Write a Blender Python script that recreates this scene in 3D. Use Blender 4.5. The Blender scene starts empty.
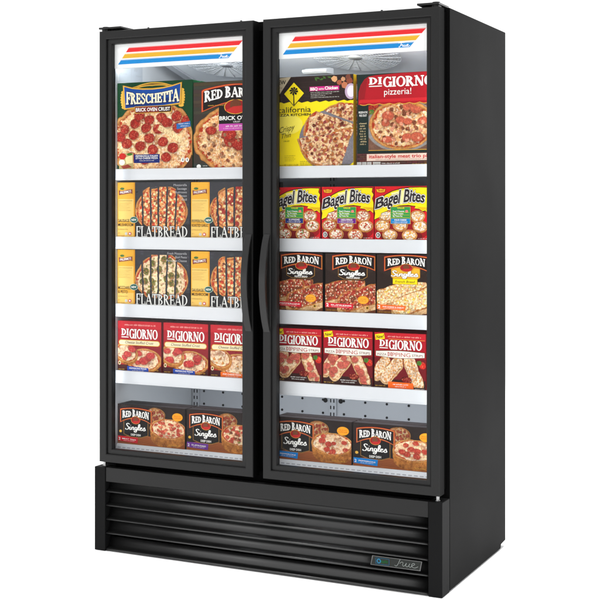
import bpy, bmesh, math, random
import numpy as np
from mathutils import Vector, Matrix

scene = bpy.context.scene
R = math.radians

# ------------------------------------------------------------------ camera
cd = bpy.data.cameras.new('camera')
cam = bpy.data.objects.new('camera', cd)
scene.collection.objects.link(cam)
cam.location = (2.7443, -4.1203, 1.2866)
cam.rotation_euler = (R(90), 0, R(26.870))
cd.sensor_width = 36.0
cd.lens = 36.0 * 1295.31 / 600.0
cd.shift_x = (300 - 248.95) / 600.0
cd.shift_y = -(300 - 210.69) / 600.0
cd.clip_start = 0.05
cd.clip_end = 200
scene.camera = cam

# ------------------------------------------------------------------ studio light
world = bpy.data.worlds.new('World')
scene.world = world
world.use_nodes = True
bg = world.node_tree.nodes['Background']
bg.inputs['Color'].default_value = (1, 1, 1, 1)
bg.inputs['Strength'].default_value = 1.22

vs = scene.view_settings
vs.view_transform = 'Standard'
vs.look = 'None'
vs.gamma = 1.0
vs.exposure = 0.12
vs.use_curve_mapping = False


def area_lamp(name, loc, rot, sx, sy, power, spread=180, color=(1, 1, 1)):
    ld = bpy.data.lights.new(name, 'AREA')
    ld.shape = 'RECTANGLE'
    ld.size = sx
    ld.size_y = sy
    ld.energy = power
    ld.spread = R(spread)
    ld.color = color
    o = bpy.data.objects.new(name, ld)
    o.location = loc
    o.rotation_euler = rot
    scene.collection.objects.link(o)
    return o


# big narrow-spread light added overhead to keep the floor white and shadow-free
area_lamp('floor_fill', (0.7, 0.4, 6.0), (0, 0, 0), 9, 9, 255, 24)
# light added behind and to the right for the sheen on the side panel
area_lamp('side_fill', (2.75, 4.3, 2.05), (R(90), 0, R(180 - 30)), 2.2, 1.9, 17)
# low light added at the front left to lift the left and lower door frames
area_lamp('front_fill', (-3.4, -5.2, 0.75), (R(90), 0, R(-36)), 2.6, 1.7, 34)
# the freezer's own lamps: strips behind the door stiles
for lx, lr in ((0.0435, 38), (0.662, -38), (0.720, 38), (1.322, -38)):
    area_lamp('cabinet_lamp', (lx, 0.062, 1.12), (R(90), 0, R(-lr)), 0.018, 1.40, 0.36, 170, (0.95, 0.98, 1.0))
area_lamp('header_fill', (0.69, 0.068, 1.842), (R(112), 0, 0), 1.25, 0.02, 4.6, 170, (0.95, 0.98, 1.0))  # fill added behind the header signs to brighten the ceiling and evaporator
for lx, lw, lp in ((0.40, 0.42, 1.0), (1.013, 0.56, 1.9)):
    area_lamp('shelf_fill', (lx, 0.108, 0.640), (R(38), 0, 0), lw, 0.015, lp, 160, (0.95, 0.98, 1.0))  # fill added under the lowest shelves to brighten the bottom bay

# ------------------------------------------------------------------ colours and materials


def lin(c):
    c = c / 255.0
    return c / 12.92 if c <= 0.04045 else ((c + 0.055) / 1.055) ** 2.4


def rgb(r, g, b):
    return (lin(r), lin(g), lin(b))


def principled(name, color, rough=0.5, spec=0.3, metal=0.0, bump=0.0, bscale=400, var=0.0, vscale=6.0, rvar=0.0):
    m = bpy.data.materials.new(name)
    m.use_nodes = True
    nt = m.node_tree
    p = nt.nodes['Principled BSDF']
    p.inputs['Base Color'].default_value = (*color, 1)
    p.inputs['Roughness'].default_value = rough
    p.inputs['Specular IOR Level'].default_value = spec
    p.inputs['Metallic'].default_value = metal
    tc = nt.nodes.new('ShaderNodeTexCoord')
    if var > 0 or rvar > 0:
        n = nt.nodes.new('ShaderNodeTexNoise')
        n.inputs['Scale'].default_value = vscale
        n.inputs['Detail'].default_value = 6
        nt.links.new(tc.outputs['Object'], n.inputs['Vector'])
        if var > 0:
            mr = nt.nodes.new('ShaderNodeMapRange')
            mr.inputs['To Min'].default_value = 1 - var
            mr.inputs['To Max'].default_value = 1 + var
            nt.links.new(n.outputs['Fac'], mr.inputs['Value'])
            mx = nt.nodes.new('ShaderNodeVectorMath')
            mx.operation = 'SCALE'
            mx.inputs[0].default_value = color
            nt.links.new(mr.outputs['Result'], mx.inputs['Scale'])
            nt.links.new(mx.outputs['Vector'], p.inputs['Base Color'])
        if rvar > 0:
            mr = nt.nodes.new('ShaderNodeMapRange')
            mr.inputs['To Min'].default_value = rough - rvar
            mr.inputs['To Max'].default_value = rough + rvar
            nt.links.new(n.outputs['Fac'], mr.inputs['Value'])
            nt.links.new(mr.outputs['Result'], p.inputs['Roughness'])
    if bump > 0:
        n = nt.nodes.new('ShaderNodeTexNoise')
        n.inputs['Scale'].default_value = bscale
        n.inputs['Detail'].default_value = 2
        nt.links.new(tc.outputs['Object'], n.inputs['Vector'])
        b = nt.nodes.new('ShaderNodeBump')
        b.inputs['Strength'].default_value = bump
        b.inputs['Distance'].default_value = 0.001
        nt.links.new(n.outputs['Fac'], b.inputs['Height'])
        nt.links.new(b.outputs['Normal'], p.inputs['Normal'])
    return m


M = {}
M['paint'] = principled('black_powder_coat', (0.0032, 0.0032, 0.0033), 0.56, 0.03, bump=0.12, bscale=700, rvar=0.05, vscale=3)
M['post'] = principled('black_post_paint', (0.0080, 0.0080, 0.0082), 0.5, 0.03, bump=0.10, bscale=700)
M['louver'] = principled('black_grille_paint', (0.0034, 0.0034, 0.0035), 0.36, 0.75)
M['frame'] = principled('black_anodised_frame', (0.0105, 0.0105, 0.0105), 0.40, 0.18, rvar=0.04, vscale=8)
M['handle'] = principled('black_handle', (0.0085, 0.0085, 0.0085), 0.30, 0.32, rvar=0.04, vscale=20)
M['plastic'] = principled('black_plastic', (0.006, 0.006, 0.006), 0.35, 0.3)
M['rubber'] = principled('black_rubber', (0.0012, 0.0012, 0.0012), 0.8, 0.02)
M['chrome'] = principled('steel_pin', (0.28, 0.28, 0.28), 0.25, 0.5, 1.0)
M['liner'] = principled('white_liner', (0.56, 0.58, 0.61), 0.4, 0.3, var=0.03, vscale=5)
M['rear'] = principled('grey_rear_panel', (0.40, 0.415, 0.445), 0.30, 0.45, var=0.03, vscale=5)
M['evap'] = principled('evaporator_cover', (0.74, 0.77, 0.82), 0.35, 0.3, var=0.03)
M['evap_dark'] = principled('evaporator_side', (0.40, 0.42, 0.46), 0.4, 0.3)
M['wire'] = principled('white_wire', (0.48, 0.50, 0.53), 0.35, 0.4)
M['shelf'] = principled('white_shelf', (0.71, 0.735, 0.775), 0.4, 0.3, var=0.015, vscale=4)
M['hole'] = principled('dark_hole', (0.012, 0.012, 0.013), 0.9, 0.0)
M['floor'] = principled('white_studio_floor', (0.93, 0.93, 0.93), 0.9, 0.0)
M['badge'] = principled('badge_face', (0.03, 0.032, 0.03), 0.3, 0.5, 0.3)
M['silver'] = principled('silver_trim', (0.12, 0.12, 0.12), 0.35, 0.5, 1.0)


def print_material(name, rough, spec):
    m = bpy.data.materials.new(name)
    m.use_nodes = True
    nt = m.node_tree
    p = nt.nodes['Principled BSDF']
    a = nt.nodes.new('ShaderNodeVertexColor')
    a.layer_name = 'ink'
    nt.links.new(a.outputs['Color'], p.inputs['Base Color'])
    p.inputs['Roughness'].default_value = rough
    p.inputs['Specular IOR Level'].default_value = spec
    return m


M['print'] = print_material('printed_card', 0.45, 0.09)
M['signprint'] = print_material('printed_sign', 0.35, 0.2)
sp = M['signprint'].node_tree          # a backlit header
sp.links.new(sp.nodes['Color Attribute'].outputs['Color'], sp.nodes['Principled BSDF'].inputs['Emission Color'])
sp.nodes['Principled BSDF'].inputs['Emission Strength'].default_value = 0.14

g = bpy.data.materials.new('door_glass')
g.use_nodes = True
nt = g.node_tree
nt.nodes.clear()
out = nt.nodes.new('ShaderNodeOutputMaterial')
mix = nt.nodes.new('ShaderNodeMixShader')
tr = nt.nodes.new('ShaderNodeBsdfTransparent')
tr.inputs['Color'].default_value = (0.97, 0.98, 0.975, 1)
gl = nt.nodes.new('ShaderNodeBsdfGlossy')
gl.inputs['Roughness'].default_value = 0.02
fr = nt.nodes.new('ShaderNodeFresnel')
fr.inputs['IOR'].default_value = 1.22
nt.links.new(fr.outputs[0], mix.inputs[0])
nt.links.new(tr.outputs[0], mix.inputs[1])
nt.links.new(gl.outputs[0], mix.inputs[2])
nt.links.new(mix.outputs[0], out.inputs['Surface'])
M['glass'] = g

# ------------------------------------------------------------------ mesh helpers


def link(name, mesh, mat, parent=None):
    o = bpy.data.objects.new(name, mesh)
    scene.collection.objects.link(o)
    if mat is not None and not mesh.materials:
        mesh.materials.append(mat)
    if parent is not None:
        o.parent = parent
    return o


def obj(name, bm, mat, parent=None, smooth=False):
    bmesh.ops.recalc_face_normals(bm, faces=bm.faces)
    me = bpy.data.meshes.new(name)
    bm.to_mesh(me)
    bm.free()
    if smooth:
        for p in me.polygons:
            p.use_smooth = True
    return link(name, me, mat, parent)


def box(bm, x0, x1, y0, y1, z0, z1, bevel=0.0, seg=2):
    vs_ = [bm.verts.new((x, y, z)) for x in (x0, x1) for y in (y0, y1) for z in (z0, z1)]
    fs = []
    for idx in ((0, 1, 3, 2), (4, 6, 7, 5), (0, 4, 5, 1), (2, 3, 7, 6), (0, 2, 6, 4), (1, 5, 7, 3)):
        fs.append(bm.faces.new([vs_[i] for i in idx]))
    if bevel > 0:
        es = list({e for f in fs for e in f.edges})
        bmesh.ops.bevel(bm, geom=es, offset=bevel, segments=seg, profile=0.5, affect='EDGES')


def prism_x(bm, prof, x0, x1, cap=True):
    """profile of (y, z) points swept along x"""
    a = [bm.verts.new((x0, y, z)) for y, z in prof]
    b = [bm.verts.new((x1, y, z)) for y, z in prof]
    n = len(prof)
    for i in range(n):
        j = (i + 1) % n
        bm.faces.new((a[i], a[j], b[j], b[i]))
    if cap:
        bm.faces.new(a[::-1])
        bm.faces.new(b)


def cyl(bm, c, r, h, axis='z', n=20):
    mat = Matrix.Translation(c)
    if axis == 'y':
        mat = mat @ Matrix.Rotation(R(90), 4, 'X')
    elif axis == 'x':
        mat = mat @ Matrix.Rotation(R(90), 4, 'Y')
    bmesh.ops.create_cone(bm, cap_ends=True, segments=n, radius1=r, radius2=r, depth=h, matrix=mat)


def tube(bm, pts, r, n=8, closed=False):
    pts = [Vector(p) for p in pts]
    rings = []
    N = len(pts)
    for i, p in enumerate(pts):
        a = pts[(i - 1) % N] if (closed or i > 0) else p
        b = pts[(i + 1) % N] if (closed or i < N - 1) else p
        t = (b - a).normalized()
        u = t.orthogonal().normalized() if abs(t.z) > 0.99 else t.cross(Vector((0, 0, 1))).normalized()
        v = t.cross(u)
        rings.append([bm.verts.new(p + r * (math.cos(k * 2 * math.pi / n) * u + math.sin(k * 2 * math.pi / n) * v)) for k in range(n)])
    for i in range(N if closed else N - 1):
        A, B = rings[i], rings[(i + 1) % N]
        for k in range(n):
            bm.faces.new((A[k], A[(k + 1) % n], B[(k + 1) % n], B[k]))


def tag(o, label=None, cat=None, group=None, kind=None):
    if label:
        o['label'] = label
    if cat:
        o['category'] = cat
    if group:
        o['group'] = group
    if kind:
        o['kind'] = kind
    return o


# ------------------------------------------------------------------ the floor
bm = bmesh.new()
vsq = [bm.verts.new(p) for p in ((-30, -30, 0), (30, -30, 0), (30, 30, 0), (-30, 30, 0))]
bm.faces.new(vsq)
tag(obj('floor', bm, M['floor']), kind='structure')

# ------------------------------------------------------------------ print artwork tools
LAY = 0.00035


class Art:
    """flat printed polygons on a carton front: x right, z up, facing -y"""

    def __init__(self, w, h, q=None):
        self.w, self.h = w, h
        self.q = q                      # (x0, y0, x1, y1) of the front in measuring units
        self.v, self.f, self.c = [], [], []

    def P(self, x, y):
        if self.q:
            x0, y0, x1, y1 = self.q
            return ((x - x0) / (x1 - x0) * self.w - self.w / 2, (y1 - y) / (y1 - y0) * self.h)
        return (x * self.w - self.w / 2, y * self.h)

    def clampv(self, p):
        return (min(max(p[0], -self.w / 2), self.w / 2), min(max(p[1], 0.0), self.h))

    def raw(self, pts, col, L):
        b = len(self.v)
        for p in pts:
            p = self.clampv(p)
            self.v.append((p[0], -L * LAY, p[1]))
        self.f.append(list(range(b, b + len(pts))))
        self.c.append(col)

    def poly(self, pts, col, L=1):
        self.raw([self.P(*p) for p in pts], col, L)

    def rect(self, x0, y0, x1, y1, col, L=1):
        self.poly([(x0, y0), (x1, y0), (x1, y1), (x0, y1)], col, L)

    def ell(self, cx, cy, rx, ry, col, L=1, n=36):
        self.poly([(cx + rx * math.cos(2 * math.pi * i / n), cy + ry * math.sin(2 * math.pi * i / n)) for i in range(n)], col, L)

    def strip(self, pts, wid, col, L=2, closed=False):
        """polyline of constant metre width"""
        pp = [Vector(self.P(*p)) for p in pts]
        self.rawstrip(pp, wid, col, L, closed)

    def rawstrip(self, pp, wid, col, L, closed=False):
        N = len(pp)
        lefts, rights = [], []
        for i in range(N):
            a = pp[(i - 1) % N] if (closed or i > 0) else pp[i]
            b = pp[(i + 1) % N] if (closed or i < N - 1) else pp[i]
            t = (b - a)
            if t.length < 1e-9:
                t = Vector((1, 0))
            t.normalize()
            nrm = Vector((-t.y, t.x)) * wid / 2
            lefts.append(pp[i] + nrm)
            rights.append(pp[i] - nrm)
        M_ = N if closed else N - 1
        for i in range(M_):
            j = (i + 1) % N
            self.raw([lefts[i], lefts[j], rights[j], rights[i]], col, L + .4 * i / M_)

    def take(self, other):
        """print the other sheet's marks on this one"""
        b = len(self.v)
        self.v += other.v
        self.f += [[i + b for i in f] for f in other.f]
        self.c += other.c
        other.v, other.f, other.c = [], [], []

    def cut(self, name, parent):
        """what has been printed so far becomes a part of its own"""
        self.build(name, parent)
        self.v, self.f, self.c = [], [], []

    def build(self, name, parent, mat='print'):
        if not self.f:
            return None
        me = bpy.data.meshes.new(name)
        me.from_pydata(self.v, [], self.f)
        at = me.color_attributes.new('ink', 'FLOAT_COLOR', 'CORNER')
        buf = []
        for f, c in zip(self.f, self.c):
            buf += [c[0], c[1], c[2], 1.0] * len(f)
        at.data.foreach_set('color', buf)
        return link(name, me, M[mat], parent)


def spline(pts, n=8):
    out = []
    N = len(pts)
    for i in range(N - 1):
        p0 = pts[max(i - 1, 0)]
        p1, p2 = pts[i], pts[i + 1]
        p3 = pts[min(i + 2, N - 1)]
        for k in range(n):
            t = k / n
            out.append(tuple(0.5 * ((2 * p1[d]) + (-p0[d] + p2[d]) * t + (2 * p0[d] - 5 * p1[d] + 4 * p2[d] - p3[d]) * t * t
                                    + (-p0[d] + 3 * p1[d] - 3 * p2[d] + p3[d]) * t ** 3) for d in (0, 1)))
    out.append(tuple(pts[-1]))
    return out


# serif capitals drawn from strokes.  L: straight stroke (T thick / t thin), R: ring arc, S: serif bar, C: curved stroke
GLY = {
    'A': (0.86, [('L', 't', .10, 0, .43, 1), ('L', 'T', .41, 1, .76, 0), ('L', 't', .22, .33, .64, .33), ('S', .10, 0, .26), ('S', .76, 0, .28)]),
    'B': (0.74, [('L', 'T', .18, 0, .18, 1), ('R', .18, .74, .40, .26, -90, 90), ('R', .18, .26, .46, .28, -90, 90), ('S', .12, 0, .24), ('S', .12, 1, .24)]),
    'C': (0.80, [('R', .44, .5, .40, .52, 48, 312), ('L', 't', .72, .98, .72, .70), ('L', 't', .72, .05, .74, .22)]),
    'D': (0.84, [('L', 'T', .18, 0, .18, 1), ('R', .18, .5, .58, .5, -90, 90), ('S', .12, 0, .24), ('S', .12, 1, .24)]),
    'E': (0.70, [('L', 'T', .18, 0, .18, 1), ('L', 't', .1, .965, .60, .965), ('L', 't', .1, .035, .64, .035), ('L', 't', .2, .5, .50, .5), ('L', 't', .59, 1, .59, .74), ('L', 't', .63, 0, .63, .28), ('L', 't', .50, .38, .50, .62), ('S', .14, 0, .26), ('S', .14, 1, .26)]),
    'F': (0.66, [('L', 'T', .18, 0, .18, 1), ('L', 't', .1, .965, .60, .965), ('L', 't', .2, .5, .48, .5), ('L', 't', .59, 1, .59, .72), ('L', 't', .48, .38, .48, .62), ('S', .18, 0, .34)]),
    'G': (0.86, [('R', .44, .5, .40, .52, 48, 330), ('L', 't', .72, .98, .72, .72), ('L', 'T', .74, 0, .74, .42), ('S', .72, .42, .30)]),
    'H': (0.88, [('L', 'T', .18, 0, .18, 1), ('L', 'T', .70, 0, .70, 1), ('L', 't', .2, .5, .7, .5), ('S', .18, 0, .32), ('S', .18, 1, .32), ('S', .70, 0, .32), ('S', .70, 1, .32)]),
    'I': (0.40, [('L', 'T', .20, 0, .20, 1), ('S', .20, 0, .34), ('S', .20, 1, .34)]),
    'L': (0.66, [('L', 'T', .18, 0, .18, 1), ('L', 't', .1, .035, .60, .035), ('L', 't', .59, 0, .59, .28), ('S', .18, 1, .34)]),
    'N': (0.92, [('L', 't', .16, 0, .16, 1), ('L', 'T', .16, 1, .74, 0), ('L', 't', .75, 0, .75, 1), ('S', .16, 0, .28), ('S', .12, 1, .22), ('S', .75, 1, .28)]),
    'O': (0.90, [('R', .45, .5, .43, .52, 0, 360)]),
    'R': (0.82, [('L', 'T', .18, 0, .18, 1), ('R', .18, .74, .44, .26, -90, 90), ('L', 'T', .38, .50, .70, 0), ('S', .18, 0, .32), ('S', .12, 1, .24), ('S', .74, 0, .18)]),
    'S': (0.64, [('C', 'm', (.54, .80), (.46, .96), (.30, 1.0), (.13, .90), (.12, .70), (.30, .54), (.48, .40), (.53, .20), (.40, .02), (.22, .0), (.08, .18)), ('L', 't', .56, .98, .56, .72), ('L', 't', .08, .02, .08, .28)]),
    'T': (0.76, [('L', 'T', .38, 0, .38, 1), ('L', 't', .06, .965, .70, .965), ('L', 't', .06, 1, .06, .70), ('L', 't', .70, 1, .70, .70), ('S', .38, 0, .34)]),
    ' ': (0.34, []),
}


def serif_text(a, s, x0, yb, x1, cap, col, L, grow=0.0, warp=None, thick=.17, thin=.07, sizes=None):
    """x0..x1 baseline span and cap height in art units; warp(u, v) with u in 0..1 along the word, v in cap heights, gives art units"""
    adv = [GLY[ch][0] for ch in s]
    if sizes:
        adv = [w_ * (0.5 + 0.5 * z) for w_, z in zip(adv, sizes)]
    tot = sum(adv)

    def W(gx, gy, off, k):
        u = (off + gx) / tot
        sc = sizes[k] if sizes else 1.0
        v = gy * sc
        if warp:
            return warp(u, v)
        return (x0 + (x1 - x0) * u, yb - cap * v)
    off = 0.0
    for k, ch in enumerate(s):
        base, prims = GLY[ch]
        fx = adv[k] / base

        def em(pts):
            a.poly([W(px * fx, py, off, k) for px, py in pts], col, L + em.dl)
        g_ = grow
        for ip, pr in enumerate(prims):
            em.dl = .03 * ip
            if pr[0] == 'L':
                _, wf, xa, ya, xb, yb_ = pr
                wd = (thick if wf == 'T' else thin) / 2 + g_
                d = Vector((xb - xa, yb_ - ya)).normalized()
                nn = Vector((-d.y, d.x)) * wd
                e = d * g_
                p, q_ = Vector((xa, ya)) - e, Vector((xb, yb_)) + e
                m_ = (p + q_) / 2
                em([p + nn, m_ + nn, q_ + nn, q_ - nn, m_ - nn, p - nn])
            elif pr[0] == 'S':
                _, xc, yc, wd = pr
                yc = yc + (thin / 2 if yc < .5 else -thin / 2)
                hw, hh = wd / 2 + g_, thin / 2 + g_
                em([(xc - hw, yc - hh), (xc + hw, yc - hh), (xc + hw, yc + hh), (xc - hw, yc + hh)])
            elif pr[0] == 'R':
                _, cx, cy, rx, ry, a0, a1 = pr
                n = max(6, int((a1 - a0) / 15))
                for i in range(n):
                    t0, t1 = R(a0 + (a1 - a0) * i / n), R(a0 + (a1 - a0) * (i + 1) / n)
                    o_, i_ = (rx + g_, ry + g_), (max(rx - thick - g_, .01), max(ry - thin - g_, .01))
                    em([(cx + o_[0] * math.cos(t0), cy + o_[1] * math.sin(t0)), (cx + o_[0] * math.cos(t1), cy + o_[1] * math.sin(t1)),
                        (cx + i_[0] * math.cos(t1), cy + i_[1] * math.sin(t1)), (cx + i_[0] * math.cos(t0), cy + i_[1] * math.sin(t0))])
            elif pr[0] == 'C':
                pts = spline(list(pr[2:]), 4)
                wd = (thick * .7) / 2 + g_
                for i in range(len(pts) - 1):
                    p, q_ = Vector(pts[i]), Vector(pts[i + 1])
                    d = (q_ - p).normalized()
                    nn = Vector((-d.y, d.x)) * wd
                    em([p + nn, q_ + nn, q_ - nn, p - nn])
        off += adv[k]


_glyphs = {}


def sans_glyphs(s, bold):
    key = (s, round(bold, 3))
    if key in _glyphs:
        return _glyphs[key]
    cu = bpy.data.curves.new('t', 'FONT')
    cu.body = s
    cu.size = 1.0
    cu.offset = bold
    cu.resolution_u = 3
    cu.fill_mode = 'FRONT'
    o = bpy.data.objects.new('t', cu)
    scene.collection.objects.link(o)
    dg = bpy.context.evaluated_depsgraph_get()
    dg.update()
    me = o.evaluated_get(dg).to_mesh()
    vv = [(v.co.x, v.co.y) for v in me.vertices]
    ff = [list(p.vertices) for p in me.polygons]
    o.evaluated_get(dg).to_mesh_clear()
    bpy.data.objects.remove(o)
    bpy.data.curves.remove(cu)
    xs = [v[0] for v in vv] or [0]
    _glyphs[key] = (vv, ff, min(xs), max(xs))
    return _glyphs[key]


def sans_text(a, s, x0, yb, x1, cap, col, L, bold=0.0, shear=0.0, warp=None):
    vv, ff, mn, mx = sans_glyphs(s, bold)
    _, _, mn0, mx0 = sans_glyphs(s, 0.0)
    wd = max(mx0 - mn0, 1e-6)
    pts = []
    for x, y in vv:
        v = y / 0.70
        u = (x - mn0 + shear * y) / (wd + shear * 0.7)
        pts.append(warp(u, v) if warp else (x0 + (x1 - x0) * u, yb - cap * v))
    for f in ff:
        a.poly([pts[i] for i in f], col, L)


# ------------------------------------------------------------------ printed food pictures: a fine grid of ink colours


def vnoise(X, Y, sc, seed):
    rs = np.random.RandomState(seed)
    N = 64
    lat = rs.rand(N, N)
    x, y = X / sc + 100.37, Y / sc + 100.71
    xi, yi = np.floor(x).astype(int), np.floor(y).astype(int)
    fx, fy = x - xi, y - yi
    fx, fy = fx * fx * (3 - 2 * fx), fy * fy * (3 - 2 * fy)
    g = lambda i, j: lat[i % N, j % N]
    return (g(xi, yi) * (1 - fx) + g(xi + 1, yi) * fx) * (1 - fy) + (g(xi, yi + 1) * (1 - fx) + g(xi + 1, yi + 1) * fx) * fy


def sstep(a, b, x):
    t = np.clip((x - a) / (b - a), 0, 1)
    return t * t * (3 - 2 * t)


CHEESE = rgb(246, 220, 168)
CHEESE2 = rgb(222, 148, 72)
CRUST = rgb(204, 130, 58)
CRUST2 = rgb(116, 58, 20)
SAUCE = rgb(176, 52, 22)
PEP = rgb(160, 38, 28)
MEAT = rgb(118, 62, 38)
GREEN = rgb(92, 108, 44)
WHITE = rgb(248, 244, 236)


class Pic:
    """raster picture in metres over a rectangle of the carton front"""

    def __init__(self, art, x0, y0, x1, y1, cell=0.0014, seed=1):
        p, q_ = art.P(x0, y0), art.P(x1, y1)
        self.x0, self.x1 = sorted((max(p[0], -art.w / 2), min(q_[0], art.w / 2)))
        self.z0, self.z1 = sorted((p[1], q_[1]))
        self.z0, self.z1 = max(self.z0, 0.0), min(self.z1, art.h)
        nx = max(4, int((self.x1 - self.x0) / cell))
        nz = max(4, int((self.z1 - self.z0) / cell))
        self.X, self.Z = np.meshgrid(np.linspace(self.x0, self.x1, nx), np.linspace(self.z0, self.z1, nz))
        self.C = np.zeros(self.X.shape + (3,))
        self.M = np.zeros(self.X.shape)
        self.art = art
        self.seed = seed
        self.warm = np.array((1.0, .92, .80))
        self.s = art.w / abs(art.q[2] - art.q[0])     # metres per unit

    def n(self, sc, k):
        return vnoise(self.X, self.Z, sc, self.seed * 31 + k)

    def blend(self, m, col):
        m = m[..., None]
        self.C = self.C * (1 - m) + np.array(col)[None, None, :] * m if np.ndim(col) == 1 else self.C * (1 - m) + col * m

    def fill(self, col, var=0.15, sc=0.02):
        nz = self.n(sc, 90)[..., None]
        self.C = np.array(col)[None, None, :] * (1 - var + 2 * var * nz)
        self.M[:] = 1

    def local(self, cx, cy, rx, ry, rot=0):
        px, pz = self.art.P(cx, cy)
        c, s = math.cos(R(rot)), math.sin(R(rot))
        dx, dz = self.X - px, self.Z - pz
        return (dx * c + dz * s) / (rx * self.s), (-dx * s + dz * c) / (ry * self.s)

    def cheese(self, m, white=0.0, red=0.5):
        n1, n2, n3, n4 = self.n(.012, 1), self.n(.006, 2), self.n(.016, 3), self.n(.0032, 4)
        a, b = np.array(CHEESE), np.array(CHEESE2)
        base = a[None, None] * (1 - n1[..., None]) + b[None, None] * n1[..., None]
        if white > 0:
            base = base * (1 - white) + np.array(WHITE)[None, None] * white
        base = base * (0.80 + 0.36 * n4[..., None])
        rd = sstep(0.62, 0.80, n2 * .6 + n3 * .4) * red
        base = base * (1 - rd[..., None]) + np.array(SAUCE)[None, None] * rd[..., None]
        dk = sstep(.55, .85, self.n(.0055, 18)) * .45
        base = base * (1 - dk[..., None]) + np.array(rgb(186, 92, 40))[None, None] * dk[..., None]
        bl = sstep(.74, .86, self.n(.008, 19)) * .6
        base = base * (1 - bl[..., None]) + np.array(rgb(150, 78, 30))[None, None] * bl[..., None]
        br = sstep(0.70, 0.85, n3) * .4
        base = base * (1 - br[..., None]) + np.array(CRUST2)[None, None] * br[..., None]
        hi = sstep(0.66, 0.82, self.n(.0045, 9)) * .55
        base = base * (1 - hi[..., None]) + np.array(WHITE)[None, None] * hi[..., None]
        self.blend(m, base * self.warm)

    def crust(self, m):
        n1, n2 = self.n(.010, 5), self.n(.004, 6)
        t = np.clip(n1 * .7 + n2 * .45 - .15, 0, 1)[..., None]
        self.blend(m, np.array(CRUST)[None, None] * (1 - t) + np.array(CRUST2)[None, None] * t)

    def spots(self, m, items, col, var=.35, rim=.55, flat=1.0):
        """items: (x, z, r) in metres"""
        nz = self.n(.004, 7)
        rm = sum(t[2] for t in items) / max(len(items), 1)
        big = rm > .011
        we = self.n(max(rm * (.9 if big else 1.1), .002), 8)
        wa = .30 if big else .9
        for i, (x, z, r) in enumerate(items):
            d = np.sqrt((self.X - x) ** 2 + ((self.Z - z) / flat) ** 2) / r + (we - .5) * wa
            sh = np.sqrt((self.X - x - r * .10) ** 2 + ((self.Z - z + r * .18) / flat) ** 2) / r + (we - .5) * wa
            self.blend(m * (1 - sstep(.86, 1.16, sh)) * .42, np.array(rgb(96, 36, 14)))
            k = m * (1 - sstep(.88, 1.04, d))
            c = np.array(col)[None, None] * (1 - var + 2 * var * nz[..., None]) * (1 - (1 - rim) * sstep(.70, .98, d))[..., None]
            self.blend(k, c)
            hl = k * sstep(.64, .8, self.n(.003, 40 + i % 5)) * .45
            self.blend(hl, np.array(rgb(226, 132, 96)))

    def scatter(self, fn, step, seed, jit=.35):
        rs = np.random.RandomState(seed)
        out = []
        z = self.z0
        row = 0
        while z < self.z1 + step:
            x = self.x0 + (step / 2 if row % 2 else 0)
            while x < self.x1 + step:
                xx, zz = x + (rs.rand() - .5) * step * jit * 2, z + (rs.rand() - .5) * step * jit * 2
                if fn(xx, zz):
                    out.append((xx, zz))
                x += step
            z += step * .86
            row += 1
        return out

    def topping(self, m, inside, col, r, step, seed, rim=.6, flat=1.0, rv=.25, var=.35):
        rs = np.random.RandomState(seed + 5)
        it = [(x, z, r * (1 - rv + 2 * rv * rs.rand())) for x, z in self.scatter(inside, step, seed)]
        self.spots(m, it, col, rim=rim, flat=flat, var=var)

    def pizza(self, cx, cy, rx, ry, rot=0, tops=(), white=0.0, red=.5, rimw=.11, wall=0.0, clip=None, squarish=2.0):
        u, v = self.local(cx, cy, rx, ry, rot)
        rho = (np.abs(u) ** squarish + np.abs(v) ** squarish) ** (1 / squarish) + (self.n(.022, 11) - .5) * .06
        m = 1 - sstep(.985, 1.0, rho)
        if clip is not None:
            m = m * clip
        if wall > 0:                      # thick side of a deep pizza, below the rim
            mw = np.zeros_like(m)
            for k in range(1, 13):
                uu, vv = self.local(cx, cy + wall * k / 12, rx * (1 - .04 * k / 12), ry, rot)
                mw = np.maximum(mw, 1 - sstep(.985, 1.0, np.sqrt(uu ** 2 + vv ** 2)))
            if clip is not None:
                mw = mw * clip
            self.crust(mw)
            self.M = np.maximum(self.M, mw)
        self.crust(m)
        # the photographed rim: lit along its crest, browner at its foot
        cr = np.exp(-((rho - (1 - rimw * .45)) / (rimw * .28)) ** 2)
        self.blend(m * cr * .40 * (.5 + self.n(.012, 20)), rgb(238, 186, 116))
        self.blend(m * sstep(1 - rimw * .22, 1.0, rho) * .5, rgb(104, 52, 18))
        inner = m * (1 - sstep(.99 - rimw, 1.03 - rimw, rho + (self.n(.009, 12) - .5) * .10))
        self.blend(inner, SAUCE)
        self.cheese(inner * (1 - sstep(.955 - rimw, 1.0 - rimw, rho + (self.n(.006, 13) - .5) * .12)), white, red)
        px, pz = self.art.P(cx, cy)
        c, s = math.cos(R(rot)), math.sin(R(rot))

        def inside(x, z, lim=.90 - rimw):
            dx, dz = x - px, z - pz
            a, b = (dx * c + dz * s) / (rx * self.s), (-dx * s + dz * c) / (ry * self.s)
            return (abs(a) ** squarish + abs(b) ** squarish) ** (1 / squarish) < lim
        for t in tops:
            self.topping(inner, inside, **t)
        self.M = np.maximum(self.M, m)
        return m

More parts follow.
